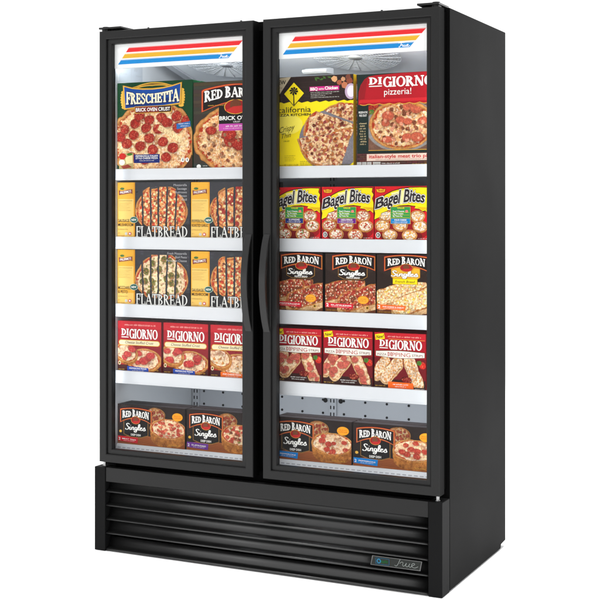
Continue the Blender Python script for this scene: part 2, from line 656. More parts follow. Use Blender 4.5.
    def loaf(self, xa, ya, xb, yb, hw, tops=(), white=0.0, red=.5, drop=0):
        """open half of a bread loaf lying along a line, cut side up"""
        pa, pb = Vector(self.art.P(xa, ya)), Vector(self.art.P(xb, yb))
        d = pb - pa
        Ln = d.length
        d = d / Ln
        h = hw * self.s

        def dist(X, Z):
            t = np.clip((X - pa.x) * d.x + (Z - pa.y) * d.y, h * .5, Ln - h * .5)
            return np.sqrt((X - pa.x - d.x * t) ** 2 + (Z - pa.y - d.y * t) ** 2) / h
        wob = (self.n(.02, 14) - .5) * .18
        ms = np.zeros_like(self.X)
        for k in range(0, 9):
            ms = np.maximum(ms, 1 - sstep(.97, 1.0, dist(self.X, self.Z + drop * self.s * k / 8) + wob))
        nn = np.clip(self.n(.006, 15) * .6 + self.n(.003, 16) * .5, 0, 1)[..., None]
        self.blend(ms, np.array(rgb(236, 206, 160))[None, None] * (1 - nn) + np.array(rgb(176, 120, 66))[None, None] * nn)
        m = 1 - sstep(.97, 1.0, dist(self.X, self.Z) + wob)
        self.crust(m)
        inner = 1 - sstep(.86, .92, dist(self.X, self.Z) + wob + (self.n(.006, 17) - .5) * .2)
        self.cheese(inner, white, red)

        def inside(x, z):
            t = min(max((x - pa.x) * d.x + (z - pa.y) * d.y, h * .5), Ln - h * .5)
            return math.hypot(x - pa.x - d.x * t, z - pa.y - d.y * t) / h < .82
        for t in tops:
            self.topping(inner, inside, **t)
        self.M = np.maximum(self.M, ms)

    def build(self, name, parent, L=1):
        self.C = self.C * ((.80 + .40 * self.n(.0024, 95)) * (.86 + .28 * self.n(.028, 96)))[..., None]
        nz, nx = self.X.shape
        mv = self.M > .5
        cell = mv[:-1, :-1] & mv[1:, :-1] & mv[:-1, 1:] & mv[1:, 1:]
        idx = np.arange(nz * nx).reshape(nz, nx)
        quads = np.stack([idx[:-1, :-1][cell], idx[:-1, 1:][cell], idx[1:, 1:][cell], idx[1:, :-1][cell]], 1)
        used = np.unique(quads)
        remap = -np.ones(nz * nx, int)
        remap[used] = np.arange(len(used))
        quads = remap[quads]
        co = np.stack([self.X.ravel()[used], np.full(len(used), -L * LAY), self.Z.ravel()[used]], 1)
        me = bpy.data.meshes.new(name)
        me.vertices.add(len(co))
        me.vertices.foreach_set('co', co.ravel())
        me.loops.add(quads.size)
        me.loops.foreach_set('vertex_index', quads.ravel().astype(np.int32))
        me.polygons.add(len(quads))
        me.polygons.foreach_set('loop_start', np.arange(0, quads.size, 4, dtype=np.int32))
        me.update(calc_edges=True)
        at = me.color_attributes.new('ink', 'FLOAT_COLOR', 'POINT')
        col = np.ones((len(co), 4))
        col[:, :3] = np.clip(self.C.reshape(-1, 3)[used], 0, 1)
        at.data.foreach_set('color', col.ravel().astype(np.float32))
        return link(name, me, M['print'], parent)



# ------------------------------------------------------------------ the freezer
FW, FD, FH = 1.375, 0.762, 1.971
YC = 0.079                       # front of the cabinet shell; doors stand proud of it

freezer = bpy.data.objects.new('display_freezer', None)
scene.collection.objects.link(freezer)
tag(freezer, 'tall black two door glass front display freezer full of frozen pizza cartons', 'freezer')

# outer shell: two sides, roof, back and deck, as one steel body
bm = bmesh.new()
side_prof = [(YC, 0.004), (0.695, 0.004), (0.70, 0.022), (FD, 0.022), (FD, FH), (YC, FH)]
prism_x(bm, side_prof, FW - 0.034, FW)
prism_x(bm, side_prof, 0.0, 0.034)
box(bm, 0.0345, FW - 0.0345, YC + .001, FD - .001, 1.9355, FH - .001)
box(bm, 0.0345, FW - 0.0345, 0.7005, FD - .001, 0.03, 1.9350)
box(bm, 0.0345, FW - 0.0345, YC + .001, 0.70, 0.31, 0.352)
box(bm, 0.0345, FW - 0.0345, 0.10, 0.14, 0.03, 0.3095)
bmesh.ops.bevel(bm, geom=[e for e in bm.edges if all(abs(v.co.x - FW) < 1e-4 for v in e.verts)], offset=0.002, segments=2, affect='EDGES')
obj('cabinet_shell', bm, M['paint'], freezer)

# white inside: side liners, ceiling, deck
bm = bmesh.new()
box(bm, 0.0345, 0.037, YC + .004, 0.69, 0.356, 1.934)
box(bm, FW - 0.037, FW - 0.0345, YC + .004, 0.69, 0.356, 1.934)
box(bm, 0.0375, FW - 0.0375, YC + .004, 0.69, 1.929, 1.934)
box(bm, 0.0375, FW - 0.0375, YC + .004, 0.69, 0.3525, 0.356)
obj('interior_liner', bm, M['liner'], freezer)
# door mullion behind the two inner stiles
bm = bmesh.new()
box(bm, 0.655, 0.728, 0.0535, 0.084, 0.352, 1.9355, 0.002)
obj('mullion', bm, M['rubber'], freezer)
for gx0, gx1 in ((0.006, 0.0335), (FW - 0.0335, FW - 0.012)):
    bm = bmesh.new()
    box(bm, gx0, gx1, 0.058, YC - .0005, 0.35, 1.955)
    obj('door_gasket', bm, M['rubber'], freezer)

# grey perforated rear panel with shelf pilasters
bm = bmesh.new()
box(bm, 0.0375, FW - 0.0375, 0.688, 0.6995, 0.3565, 1.9285)
rear = obj('rear_panel', bm, M['rear'], freezer)
bm = bmesh.new()
for k in range(-7, 8):
    for zr in range(30):
        x, z = 0.69 + (k - .5) * 0.0915, 0.416 + zr * 0.0533
        if 0.06 < x < FW - 0.06 and z < 1.9:
            cyl(bm, (x, 0.6868, z), 0.0050, 0.0016, 'y', 12)
for x in (0.655, 0.722):
    for z in (0.521, 0.79, 1.05, 1.31, 1.56):
        cyl(bm, (x, 0.6862, z), 0.0095, 0.0016, 'y', 14)
tag(obj('perforation', bm, M['hole'], rear), kind='stuff')
for px_ in (0.060, 0.689, FW - 0.060):
    bm = bmesh.new()
    box(bm, px_ - 0.016, px_ + 0.016, 0.678, 0.6878, 0.36, 1.80, 0.001)
    pil = obj('pilaster', bm, M['rear'], freezer)
    bm = bmesh.new()
    for k in range(52):
        z = 0.38 + k * 0.027
        for dx in (-0.007, 0.007):
            box(bm, px_ + dx - 0.0022, px_ + dx + 0.0022, 0.6768, 0.6776, z, z + 0.014)
    obj('slot', bm, M['hole'], pil)

# evaporator cover with two fan guards
prof = [(0.10, 1.928), (0.14, 1.905), (0.20, 1.897), (0.62, 1.800), (0.66, 1.800), (0.66, 1.928)]
bm = bmesh.new()
prism_x(bm, prof, 0.15, FW - 0.10)
ev = obj('evaporator_cover', bm, M['evap'], freezer)
bm = bmesh.new()
prism_x(bm, [(0.12, 1.9279), (0.15, 1.899), (0.20, 1.890), (0.60, 1.796), (0.66, 1.796), (0.66, 1.9279)], 0.118, 0.1495)
obj('evaporator_end', bm, M['evap_dark'], ev)
sl = math.atan2(1.897 - 1.800, 0.42)
for fx in (0.395, 0.935):
    fy = 0.32
    fz = 1.897 - (fy - 0.20) * math.tan(sl)
    T = Matrix.Translation((fx, fy, fz - 0.006)) @ Matrix.Rotation(-sl, 4, 'X')
    bm = bmesh.new()
    bmesh.ops.create_circle(bm, cap_ends=True, segments=40, radius=0.160, matrix=T @ Matrix.Translation((0, 0, .0045)))
    obj('fan_opening', bm, M['evap'], ev)
    bm = bmesh.new()
    for k in range(5):
        a = k * 72
        T2 = T @ Matrix.Rotation(R(a), 4, 'Z')
        pts = [(0.022, -.012, .001), (0.10, -.045, .003), (0.115, .0, .0015), (0.10, .035, .0), (0.022, .018, .0)]
        bm.faces.new([bm.verts.new(T2 @ Vector(p)) for p in pts])
    bmesh.ops.create_cone(bm, cap_ends=True, segments=20, radius1=.03, radius2=.03, depth=.006, matrix=T)
    obj('fan_blade', bm, M['evap_dark'], ev)
    bm = bmesh.new()
    for k in range(15):
        rr = 0.022 + k * 0.0105
        dz = -0.005 - 0.006 * (1 - (rr / .17) ** 2)
        tube(bm, [T @ Vector((rr * math.cos(t * math.pi / 24), rr * math.sin(t * math.pi / 24), dz)) for t in range(48)], 0.0013, 5, True)
    for k in range(24):
        a = k * math.pi / 12
        tube(bm, [T @ Vector((r_ * math.cos(a), r_ * math.sin(a), -0.006 - 0.006 * (1 - (r_ / .17) ** 2))) for r_ in (0.02, .06, .10, .14, .169)], 0.0010, 5)
    bmesh.ops.create_cone(bm, cap_ends=True, segments=24, radius1=.026, radius2=.026, depth=.002, matrix=T @ Matrix.Translation((0, 0, -.0125)))
    obj('fan_guard', bm, M['wire'], ev, True)
# the small thermostat box by the right fan, and the data plate on the left side wall
bm = bmesh.new()
prism_x(bm, [(0.31, 1.800), (0.30, 1.806), (0.30, 1.813), (0.34, 1.822), (0.37, 1.822), (0.37, 1.800)], 0.728, 0.826)
obj('thermostat_box', bm, M['evap'], ev)
bm = bmesh.new()
box(bm, 0.0372, 0.0378, 0.115, 0.285, 1.785, 1.90)
lab = obj('data_plate', bm, principled('data_plate_grey', (0.42, 0.45, 0.50), .45, .3), freezer)
bm = bmesh.new()
for (y0, y1, z0, z1) in ((.125, .19, 1.875, 1.882), (.125, .175, 1.855, 1.859), (.125, .185, 1.845, 1.848), (.21, .26, 1.852, 1.866), (.125, .17, 1.815, 1.822), (.225, .245, 1.835, 1.852), (.235, .275, 1.815, 1.82), (.20, .2015, 1.79, 1.895)):
    box(bm, 0.0379, 0.0383, y0, y1, z0, z1)
obj('plate_print', bm, M['evap_dark'], lab)

# shelves, each with the deep white ticket strip along its front
SHELVES = [(1.403, 1.446), (1.140, 1.187), (0.880, 0.930), (0.625, 0.674)]
for (za, zb) in SHELVES:
    for (xa, xb) in ((0.0385, 0.6875), (0.6905, FW - 0.0385)):
        bm = bmesh.new()
        box(bm, xa, xb, 0.0985, 0.66, zb - 0.022, zb - 0.0035)
        sh = obj('shelf', bm, M['shelf'], freezer)
        bm = bmesh.new()
        box(bm, xa, xb, 0.086, 0.098, za, zb, 0.002)
        box(bm, xa + .001, xb - .001, 0.0845, 0.0864, za + .002, za + .006)
        obj('price_strip', bm, M['shelf'], sh)
# bottom ticket rail with a row of slots
for (xa, xb) in ((0.0385, 0.6875), (0.6905, FW - 0.0385)):
    bm = bmesh.new()
    box(bm, xa, xb, 0.098, 0.66, 0.380, 0.392)
    sh = obj('shelf', bm, M['shelf'], freezer)
    bm = bmesh.new()
    prism_x(bm, [(0.084, 0.368), (0.0975, 0.392), (0.0975, 0.3565), (0.084, 0.3565)], xa, xb)
    rail = obj('price_strip', bm, M['shelf'], sh)
    bm = bmesh.new()
    n = 30
    for k in range(n):
        x = xa + .008 + (xb - xa - .016) * k / n
        wv = (xb - xa) / n * .62
        a = [(x, .0893 - .0006, .3778), (x + wv, .0893 - .0006, .3778), (x + wv, .0913 - .0006, .3812), (x, .0913 - .0006, .3812)]
        bm.faces.new([bm.verts.new(p) for p in a])
    obj('slot', bm, M['evap_dark'], sh)

# ------------------------------------------------------------------ doors
ZB, ZT = 0.3365, 1.9649


def ring(bm, x0, x1, z0, z1, w, prof):
    """mitred frame: prof = list of (inset, y) points around the section"""
    loops = []
    for ins, y in prof:
        loops.append([bm.verts.new(p) for p in ((x0 + ins, y, z0 + ins), (x1 - ins, y, z0 + ins), (x1 - ins, y, z1 - ins), (x0 + ins, y, z1 - ins))])
    n = len(prof)
    for i in range(n):
        A, B = loops[i], loops[(i + 1) % n]
        for k in range(4):
            bm.faces.new((A[k], A[(k + 1) % 4], B[(k + 1) % 4], B[k]))


STRIPE = [rgb(222, 30, 38), rgb(222, 172, 40), rgb(0, 130, 200)]


def script_true(a, P0, w, col, L, wid):
    """the flowing maker's script: T with a long bar, then r u e run together"""
    strokes = [
        [(0.02, .78), (.10, .88), (.25, .86), (.42, .90), (.60, .94)],
        [(.30, .90), (.24, .60), (.17, .25), (.10, .05), (.03, .12)],
        [(.24, .32), (.32, .48), (.38, .44), (.36, .22), (.40, .12), (.46, .22), (.52, .44), (.49, .20), (.54, .10), (.62, .24), (.66, .44), (.62, .20), (.68, .10),
         (.76, .26), (.86, .40), (.82, .50), (.74, .38), (.75, .16), (.86, .09), (1.0, .24)],
        [(.20, -.04), (.5, -.02), (.9, .03)],
    ]
    for ks, st in enumerate(strokes[:3]):
        pts = [Vector((P0[0] + x * w, P0[1] + y * w * .42)) for x, y in spline(st, 5)]
        a.rawstrip(pts, wid, col, L + .45 * ks)


def make_door(x0, x1, hinge_left, label):
    door = bpy.data.objects.new('door', None)
    scene.collection.objects.link(door)
    door.parent = freezer
    tag(door, label)
    bm = bmesh.new()
    ring(bm, x0, x1, ZB, ZT, 0, [(0.0, 0.003), (0.0015, 0.0005), (0.0035, 0.0), (0.0275, 0.0), (0.0305, 0.002), (0.0312, 0.012), (0.0335, 0.0125), (0.0345, 0.0095),
                                 (0.0465, 0.0105), (0.0485, 0.0125), (0.0495, 0.0235), (0.0495, 0.0300), (0.036, 0.044), (0.030, 0.052), (0.002, 0.052), (0.0, 0.050)])
    fo = obj('frame', bm, M['frame'], door)
    fo.data.materials.append(M['paint'])
    for f in fo.data.polygons:                       # outer door edge darkened with the cabinet material to cut its grazing sheen
        if abs(f.normal.x) > .9 and min(abs(f.center.x - x0), abs(f.center.x - x1)) < .003:
            f.material_index = 1
    bm = bmesh.new()
    zs = 0.0495 - 0.0015
    bm.faces.new([bm.verts.new(p) for p in ((x0 + .048, .0275, ZB + .048), (x1 - .048, .0275, ZB + .048), (x1 - .048, .0275, ZT - .048), (x0 + .048, .0275, ZT - .048))])
    obj('glass_pane', bm, M['glass'], door)
    # dark spacer between the panes
    bm = bmesh.new()
    ring(bm, x0 + .0440, x1 - .0440, ZB + .0440, ZT - .0440, 0, [(0.0, 0.0385), (0.0045, 0.0345), (0.0045, 0.0375), (0.0, 0.0415)])
    obj('spacer', bm, M['plastic'], door)
    # header sign behind the glass: three stripes on white
    gx0, gx1 = x0 + .0480, x1 - .0480
    gz1, gz0 = ZT - .0485, ZT - .0525 - .087
    a = Art(gx1 - gx0, gz1 - gz0, (0, 0, 1, 1))
    a.rect(0, 0, 1, 1, (0.84, 0.84, 0.84), 0)
    for k, c in enumerate(STRIPE):
        t = .155 + k * .245
        b = t + .195
        sx = lambda y: .115 - (y - .155) * .09 / .70
        ex = lambda y: .985 - (y - .155) * .11 / .70
        a.poly([(sx(t), t), (ex(t), t), (ex(b), b), (sx(b), b)], c, 1)
        hl = tuple(min(1, v * .6 + .38) for v in c)
        a.poly([(sx(t), t), (ex(t), t), (ex(t + .03), t + .03), (sx(t + .03), t + .03)], hl, 2)
    p0 = a.P(.805, .825)
    script_true(a, (p0[0], p0[1]), .042, (0.9, 0.9, 0.9), 3, .0020)
    sg = a.build('header_sign', door, 'signprint')
    sg.location = ((gx0 + gx1) / 2, .034, gz0)
    bm = bmesh.new()
    box(bm, gx0 + .0005, gx1 - .0005, .0355, .038, gz0 - .001, gz1 - .0005)
    obj('sign_backing', bm, M['shelf'], door)
    # bowed pull handle
    hx = (x1 - .0285) if hinge_left else (x0 + .004)
    z0, z1 = 0.857, 1.203
    bm = bmesh.new()
    N = 28
    rows = []
    for i in range(N + 1):
        t = i / N
        z = z0 + (z1 - z0) * t
        bow = 0.040 * (1 - (2 * t - 1) ** 2) ** .85
        yo = -0.003 - bow
        th = 0.010 + 0.004 * math.sin(math.pi * t)
        wv = .0255
        sec = [(hx, yo + .002), (hx + .0015, yo), (hx + wv - .0015, yo), (hx + wv, yo + .002), (hx + wv, yo + th), (hx, yo + th)]
        if i in (0, N):
            sec = [(x, max(y, yo) if y < 0 else y) for x, y in sec]
            sec[4] = (hx + wv, 0.002)
            sec[5] = (hx, 0.002)
        rows.append([bm.verts.new((x, y, z)) for x, y in sec])
    for i in range(N):
        for k in range(6):
            bm.faces.new((rows[i][k], rows[i][(k + 1) % 6], rows[i + 1][(k + 1) % 6], rows[i + 1][k]))
    bm.faces.new(rows[0])
    bm.faces.new(rows[-1][::-1])
    # dark web added for the shaded crescent between bow and stile
    h = obj('handle', bm, M['handle'], door)
    bm = bmesh.new()
    web = []
    for i in range(N + 1):
        t = i / N
        z = z0 + .004 + (z1 - z0 - .008) * t
        bow = 0.040 * (1 - (2 * t - 1) ** 2) ** .85
        web.append((z, -0.003 - bow * .45))
    xm = hx + wv - .0095
    A = [bm.verts.new((xm, y + .004, z)) for z, y in web]
    B = [bm.verts.new((xm, .0005, z)) for z, y in web]
    C_ = [bm.verts.new((xm + .006, y + .004, z)) for z, y in web]
    D_ = [bm.verts.new((xm + .006, .0005, z)) for z, y in web]
    for i in range(N):
        bm.faces.new((A[i], A[i + 1], B[i + 1], B[i]))
        bm.faces.new((C_[i], C_[i + 1], D_[i + 1], D_[i]))
        bm.faces.new((A[i], A[i + 1], C_[i + 1], C_[i]))
    obj('handle_shade_web', bm, M['plastic'], door)
    return door


make_door(0.0206, 0.6724, True, 'left glass door in black frame with bowed handle on its right stile')
make_door(0.7115, 1.3653, False, 'right glass door in black frame with bowed handle on its left stile')

# hinges
for (x0, x1, kx) in ((0.016, 0.115, 0.034), (1.285, 1.362, 1.345)):
    bm = bmesh.new()
    box(bm, x0, x1, 0.004, 0.11, 1.9735, 1.9805, 0.001)
    cyl(bm, (kx, 0.028, 1.9755), 0.013, 0.018, 'z', 18)
    cyl(bm, ((x0 + x1) / 2 + .012, 0.05, 1.983), 0.006, 0.008, 'z', 12)
    box(bm, kx - .012, kx + .012, 0.018, 0.045, 1.9652, 1.9734)
    obj('top_hinge', bm, M['plastic'], freezer)
for x in (0.22, 0.61, 1.15):
    bm = bmesh.new()
    cyl(bm, (x, 0.03, 1.968), 0.004, 0.008, 'z', 10)
    obj('frame_screw', bm, M['plastic'], freezer)
for x in (0.032, 1.352):
    bm = bmesh.new()
    cyl(bm, (x, 0.022, 0.327), 0.006, 0.020, 'z', 14)
    cyl(bm, (x, 0.022, 0.3195), 0.009, 0.004, 'z', 14)
    obj('hinge_pin', bm, M['chrome'], freezer)

# ------------------------------------------------------------------ lower grille
for (x0, x1) in ((0.0, 0.047), (FW - 0.0485, FW)):
    bm = bmesh.new()
    box(bm, x0, x1, 0.0, YC - 0.001, 0.0015, 0.317, 0.0015)
    obj('corner_post', bm, M['post'], freezer)
bm = bmesh.new()
box(bm, 0.0485, FW - 0.050, 0.003, 0.03, 0.263, 0.3165, 0.0015)
gr = obj('grille', bm, M['frame'], freezer)
bm = bmesh.new()
box(bm, 0.0475, FW - 0.049, 0.055, 0.058, 0.006, 0.262)
box(bm, 0.0475, FW - 0.049, 0.012, 0.054, 0.005, 0.009)
obj('grille_backing', bm, M['rubber'], gr)
for zl in (0.222, 0.1695, 0.117, 0.0645, 0.004):
    prof = [(y, zl + z) for y, z in ((0.0340, .0465), (0.0310, .0300), (0.0265, .0165), (0.0200, .0108), (0.0120, .0088), (0.0078, .0080), (0.0052, .0068), (0.0037, .0050), (0.0032, .0032), (0.0042, .0012),
                                     (0.0075, .0002), (0.0110, .0025), (0.0210, .0070), (0.0290, .0130), (0.0345, .0270), (0.0375, .0465))]
    bm = bmesh.new()
    prism_x(bm, prof, 0.0487, FW - 0.0502)
    obj('louver', bm, M['louver'], gr, True)
# maker's badge clipped across two louvers
bm = bmesh.new()
bx0, bx1, bz0, bz1 = 1.122, 1.306, 0.083, 0.115
vsb = []
for y, e in ((0.002, 0.0), (-0.0035, 0.0)):
    vsb.append([bm.verts.new(p) for p in ((bx0, y, bz0), (bx1 - .006, y, bz0), (bx1, y, bz1), (bx0 + .006, y, bz1))])
bm.faces.new(vsb[1])
bm.faces.new(vsb[0][::-1])
for k in range(4):
    bm.faces.new((vsb[0][k], vsb[0][(k + 1) % 4], vsb[1][(k + 1) % 4], vsb[1][k]))
badge = obj('badge', bm, M['silver'], freezer)
a = Art(bx1 - bx0, bz1 - bz0, (0, 0, 1, 1))
s_ = .006 / (bx1 - bx0)
a.poly([(.012, .955), (.985 - s_, .93), (.985, .05), (.016 + s_, .05)], (0.022, 0.024, 0.022), 1)
blue = rgb(24, 84, 112)
for (x0, y0, x1, y1) in ((.10, .16, .37, .20), (.10, .80, .37, .84), (.10, .16, .108, .84), (.362, .16, .37, .84)):
    a.rect(x0, y0, x1, y1, blue, 2)
a.ell(.165, .50, .042, .24, rgb(36, 110, 146), 2)
a.ell(.165, .50, .024, .14, (0.02, 0.03, 0.03), 3)
for k in range(4):
    a.ell(.225 + k * .033, .52 + .06 * math.sin(k * 2), .017, .17, rgb(24, 66, 36), 2)
p0 = a.P(.46, .84)
script_true(a, p0, .086, rgb(128, 133, 130), 2, .0015)
o = a.build('badge_print', badge)
o.location = ((bx0 + bx1) / 2, -0.0036, bz0)

# ------------------------------------------------------------------ cartons: one printing routine per kind of pack
BLACK = rgb(24, 20, 20)
RED = rgb(196, 26, 38)
GOLD = rgb(226, 176, 66)
YEL = rgb(252, 226, 20)
WH = rgb(250, 248, 244)


def curve(pts, n=6):
    return spline(pts, n)


def greek(a, x0, x1, y, hgt, col, L, seed=0):
    """a line of print too small to read: uneven letter ticks grouped in words"""
    rs = random.Random(seed * 7 + int(y))
    x = x0
    while x < x1 - hgt * .6:
        for k in range(rs.randint(3, 8)):
            if x > x1 - hgt * .5:
                break
            t = y + hgt * rs.choice((0, .0, .25, .3))
            wl = hgt * rs.choice((.22, .45, .5, .55))
            if rs.random() < .5 or wl < .3 * hgt:
                a.rect(x, t, x + wl * .6, y + hgt, col, L)
            else:
                a.rect(x, t, x + wl, t + hgt * .28, col, L)
                a.rect(x, y + hgt * .72, x + wl, y + hgt, col, L)
                a.rect(x, t + hgt * .28, x + wl * .4, y + hgt * .72, col, L)
            x += wl + hgt * .22
        x += hgt * .5


def label_pill(a, x0, y0, x1, y1, col, L, r=None, n=6):
    r = r or min(abs(x1 - x0), abs(y1 - y0)) / 2
    pts = []
    for cx, cy, s in ((x1 - r, y0 + r, -90), (x1 - r, y1 - r, 0), (x0 + r, y1 - r, 90), (x0 + r, y0 + r, 180)):
        for i in range(n + 1):
            t = R(s + 90 * i / n)
            pts.append((cx + r * math.cos(t), cy + r * math.sin(t)))
    a.poly(pts, col, L)


def script_singles(a, x0, yb, x1, cap, wid, col, L):
    st = [[(.17, .84), (.10, .96), (.03, .85), (.07, .62), (.13, .42), (.09, .18), (.0, .14), (-.03, .28)],
          [(.20, .52), (.18, .22), (.22, .14), (.28, .30)], [(.225, .70), (.24, .73)],
          [(.29, .50), (.27, .14)], [(.28, .34), (.34, .52), (.38, .44), (.36, .20), (.40, .14), (.45, .28)],
          [(.54, .44), (.48, .51), (.44, .34), (.48, .17), (.54, .32), (.55, .50), (.53, .08), (.48, -.16), (.40, -.08), (.48, .06), (.59, .24)],
          [(.59, .24), (.67, .62), (.68, .90), (.63, .84), (.61, .40), (.63, .16), (.70, .26)],
          [(.70, .30), (.78, .42), (.77, .51), (.71, .44), (.70, .22), (.76, .14), (.85, .30)],
          [(.85, .30), (.91, .54), (.93, .36), (.95, .20), (.88, .12), (.84, .20)]]
    for ks, s in enumerate(st):
        pts = [Vector(a.P(x0 + (x1 - x0) * x, yb - cap * y)) for x, y in spline(s, 5)]
        # broad nib: heavier on the down strokes
        N = len(pts)
        lf, rt = [], []
        for i in range(N):
            d = pts[min(i + 1, N - 1)] - pts[max(i - 1, 0)]
            k = .55 + .75 * abs(d.y) / max(d.length, 1e-9)
            nrm = Vector((-d.y, d.x)).normalized() * wid * k / 2
            lf.append(pts[i] + nrm)
            rt.append(pts[i] - nrm)
        for i in range(N - 1):
            a.raw([lf[i], lf[i + 1], rt[i + 1], rt[i]], col, L + .06 * ks + .4 * i / N)


def arch_badge(a, x0, x1, yt, yb, L, drop=.62, fill=BLACK):
    """arched name panel with red and gold outline; returns the text warp"""
    W = x1 - x0
    H = yb - yt
    cx = (x0 + x1) / 2

    def shape(g):
        top = [(x0 - g + (W + 2 * g) * t, yt - g + H * (.15 * (2 * t - 1) ** 2)) for t in [i / 16 for i in range(17)]]
        bot = [(x1 + g - (W + 2 * g) * t, yb + g * 1.2 - H * (.36 * (1 - (2 * t - 1) ** 2))) for t in [i / 16 for i in range(17)]]
        return top + bot
    u = W * .012
    a.poly(shape(u * 3.2), RED, L)
    a.poly(shape(u * 1.9), GOLD, L + 1)
    a.poly(shape(u * 1.1), rgb(150, 24, 30), L + 2)
    a.poly(shape(0), fill, L + 3)
    wp = lambda u_, v: (x0 + W * (.05 + .90 * u_), yb - H * .27 - H * .15 * (1 - (2 * u_ - 1) ** 2) - H * .47 * v)
    sz = [1.12, .96, .92, .5, 1.15, .98, .94, .96, 1.12]
    serif_text(a, 'RED BARON', 0, 0, 0, 0, rgb(40, 10, 10), L + 4, .05, wp, .2, .09, sz)
    serif_text(a, 'RED BARON', 0, 0, 0, 0, WH, L + 5, .012, wp, .2, .09, sz)
    # plain oval medallion below the name
    my = yb - H * .16
    a.ell(cx, my, W * .155, H * .30, GOLD, L + 6)
    a.ell(cx, my, W * .145, H * .275, rgb(160, 26, 28), L + 7)
    a.ell(cx, my - H * .06, W * .075, H * .20, rgb(120, 66, 40), L + 8)
    a.poly([(cx - W * .12, my + H * .16), (cx - W * .02, my + H * .05), (cx + W * .08, my + H * .06), (cx + W * .17, my - H * .02), (cx + W * .13, my + H * .18), (cx, my + H * .28)], rgb(196, 40, 36), L + 9)


def d_freschetta(c, w, h, v):
    q = (28, 33, 520, 583)
    a = Art(w, h, q)
    green = rgb(8, 62, 32)
    a.rect(28, 33, 520, 583, green, 1)
    a.poly([(470, 410), (520, 380), (520, 583), (400, 583)], rgb(70, 40, 26), 2)
    a.poly([(500, 470), (520, 440), (520, 500)], rgb(206, 140, 60), 3)
    base = a
    p = Pic(a, 28, 190, 520, 583, .0014, 3)
    p.warm = np.array((1.0, .95, .84))
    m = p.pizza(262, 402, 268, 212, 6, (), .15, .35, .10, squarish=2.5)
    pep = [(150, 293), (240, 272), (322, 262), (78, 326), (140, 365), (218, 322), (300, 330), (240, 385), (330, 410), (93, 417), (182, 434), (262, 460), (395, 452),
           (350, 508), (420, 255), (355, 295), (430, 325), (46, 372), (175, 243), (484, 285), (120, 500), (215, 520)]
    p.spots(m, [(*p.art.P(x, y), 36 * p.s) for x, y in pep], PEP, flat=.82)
    # the lifted slice: a dark gap with strings of cheese
    u, vv = p.local(380, 366, 92, 17, -28)
    gap = (1 - sstep(.8, 1, np.abs(vv))) * (1 - sstep(.9, 1, np.abs(u)))
    p.blend(gap, CHEESE)
    st = gap * sstep(.72, .9, np.abs(np.sin(p.X * 300 + p.n(.006, 60) * 4))) * sstep(-.6, .3, -vv + .4)
    p.blend(st * .6, rgb(176, 104, 52))
    p.build('pizza_picture', c, 4)
    a = Art(w, h, q)
    # small picture, information panels
    a.rect(40, 478, 136, 576, rgb(188, 166, 110), 5)
    a.ell(64, 497, 24, 20, rgb(190, 34, 26), 6)
    a.poly([(80, 505), (130, 488), (132, 540), (90, 545)], rgb(240, 222, 160), 6)
    a.ell(60, 535, 20, 18, rgb(236, 230, 214), 6)
    a.poly([(52, 560), (100, 548), (128, 566), (70, 576)], rgb(152, 60, 44), 6)
    a.ell(112, 485, 18, 8, rgb(70, 120, 40), 7)
    a.rect(140, 487, 310, 541, rgb(24, 38, 110), 5)
    sans_text(a, 'PEPPERONI & ITALIAN', 152, 503, 298, 11, WH, 6, .012)
    sans_text(a, 'STYLE CHEESE PIZZA', 152, 517, 298, 11, WH, 6, .012)
    greek(a, 176, 276, 525, 4, WH, 6, 2)
    a.poly([(418, 302), (508, 288), (510, 322), (420, 336)], rgb(44, 104, 170), 5)
    greek(a, 432, 504, 300, 6, WH, 6, 4)
    greek(a, 446, 500, 314, 6, WH, 6, 5)
    for x in (460, 488):
        a.ell(x, 527, 11, 14, WH, 6)
        a.rect(x - 2, 518, x + 3, 534, green, 7)
    base.take(a)
    # logo
    for s in (-1, 1):
        for k in range(7):
            cx = 262 + s * (186 + 6 * math.sin(k * .6))
            a.ell(cx + s * 4, 92 + k * 16, 17, 10, GOLD, 5, 14)
    sw = curve([(95, 72), (150, 62), (200, 48), (262, 40), (330, 46), (380, 60), (436, 66)])
    for dy in (0, 9, 18):
        a.strip([(x, y + dy * (1 - abs(x - 262) / 200)) for x, y in sw], .0032, GOLD if dy != 9 else rgb(176, 120, 34), 5 + dy // 9)

    def panel(g):
        top = [(76 - g, 58 - g), (130, 74 - g), (200, 82 - g), (262, 84 - g), (330, 80 - g), (390, 70 - g), (446 + g, 54 - g)]
        bot = [(440 + g, 172 + g), (390, 178 + g), (330, 184 + g), (262, 188 + g), (200, 188 + g), (130, 190 + g), (84 - g, 194 + g)]
        return top + bot
    a.poly(panel(10), rgb(170, 116, 30), 8)
    a.poly(panel(7), GOLD, 9)
    a.poly(panel(0), rgb(16, 70, 150), 10)
    a.poly([(90, 140), (262, 150), (436, 130), (436, 165), (262, 182), (92, 186)], rgb(10, 46, 112), 11)
    wp = lambda u_, v_: (90 + 346 * u_, 172 - 8 * u_ - v_ * (78 - 22 * math.sin(math.pi * u_)) - 2)
    serif_text(a, 'FRESCHETTA', 0, 0, 0, 0, rgb(8, 24, 70), 12, .055, wp, .19, .09)
    serif_text(a, 'FRESCHETTA', 0, 0, 0, 0, rgb(252, 240, 206), 13, .02, wp, .19, .09)
    a.poly([(145, 186), (392, 184), (388, 228), (150, 230)], GOLD, 12)
    a.poly([(148, 189), (389, 187), (385, 225), (153, 227)], rgb(120, 26, 24), 13)
    a.poly([(300, 188), (389, 187), (385, 225), (310, 226)], rgb(50, 14, 14), 14)
    sans_text(a, 'BRICK OVEN CRUST', 156, 218, 380, 22, WH, 15, .02)
    a.build('logo', c)
    base.build('front_panel', c)


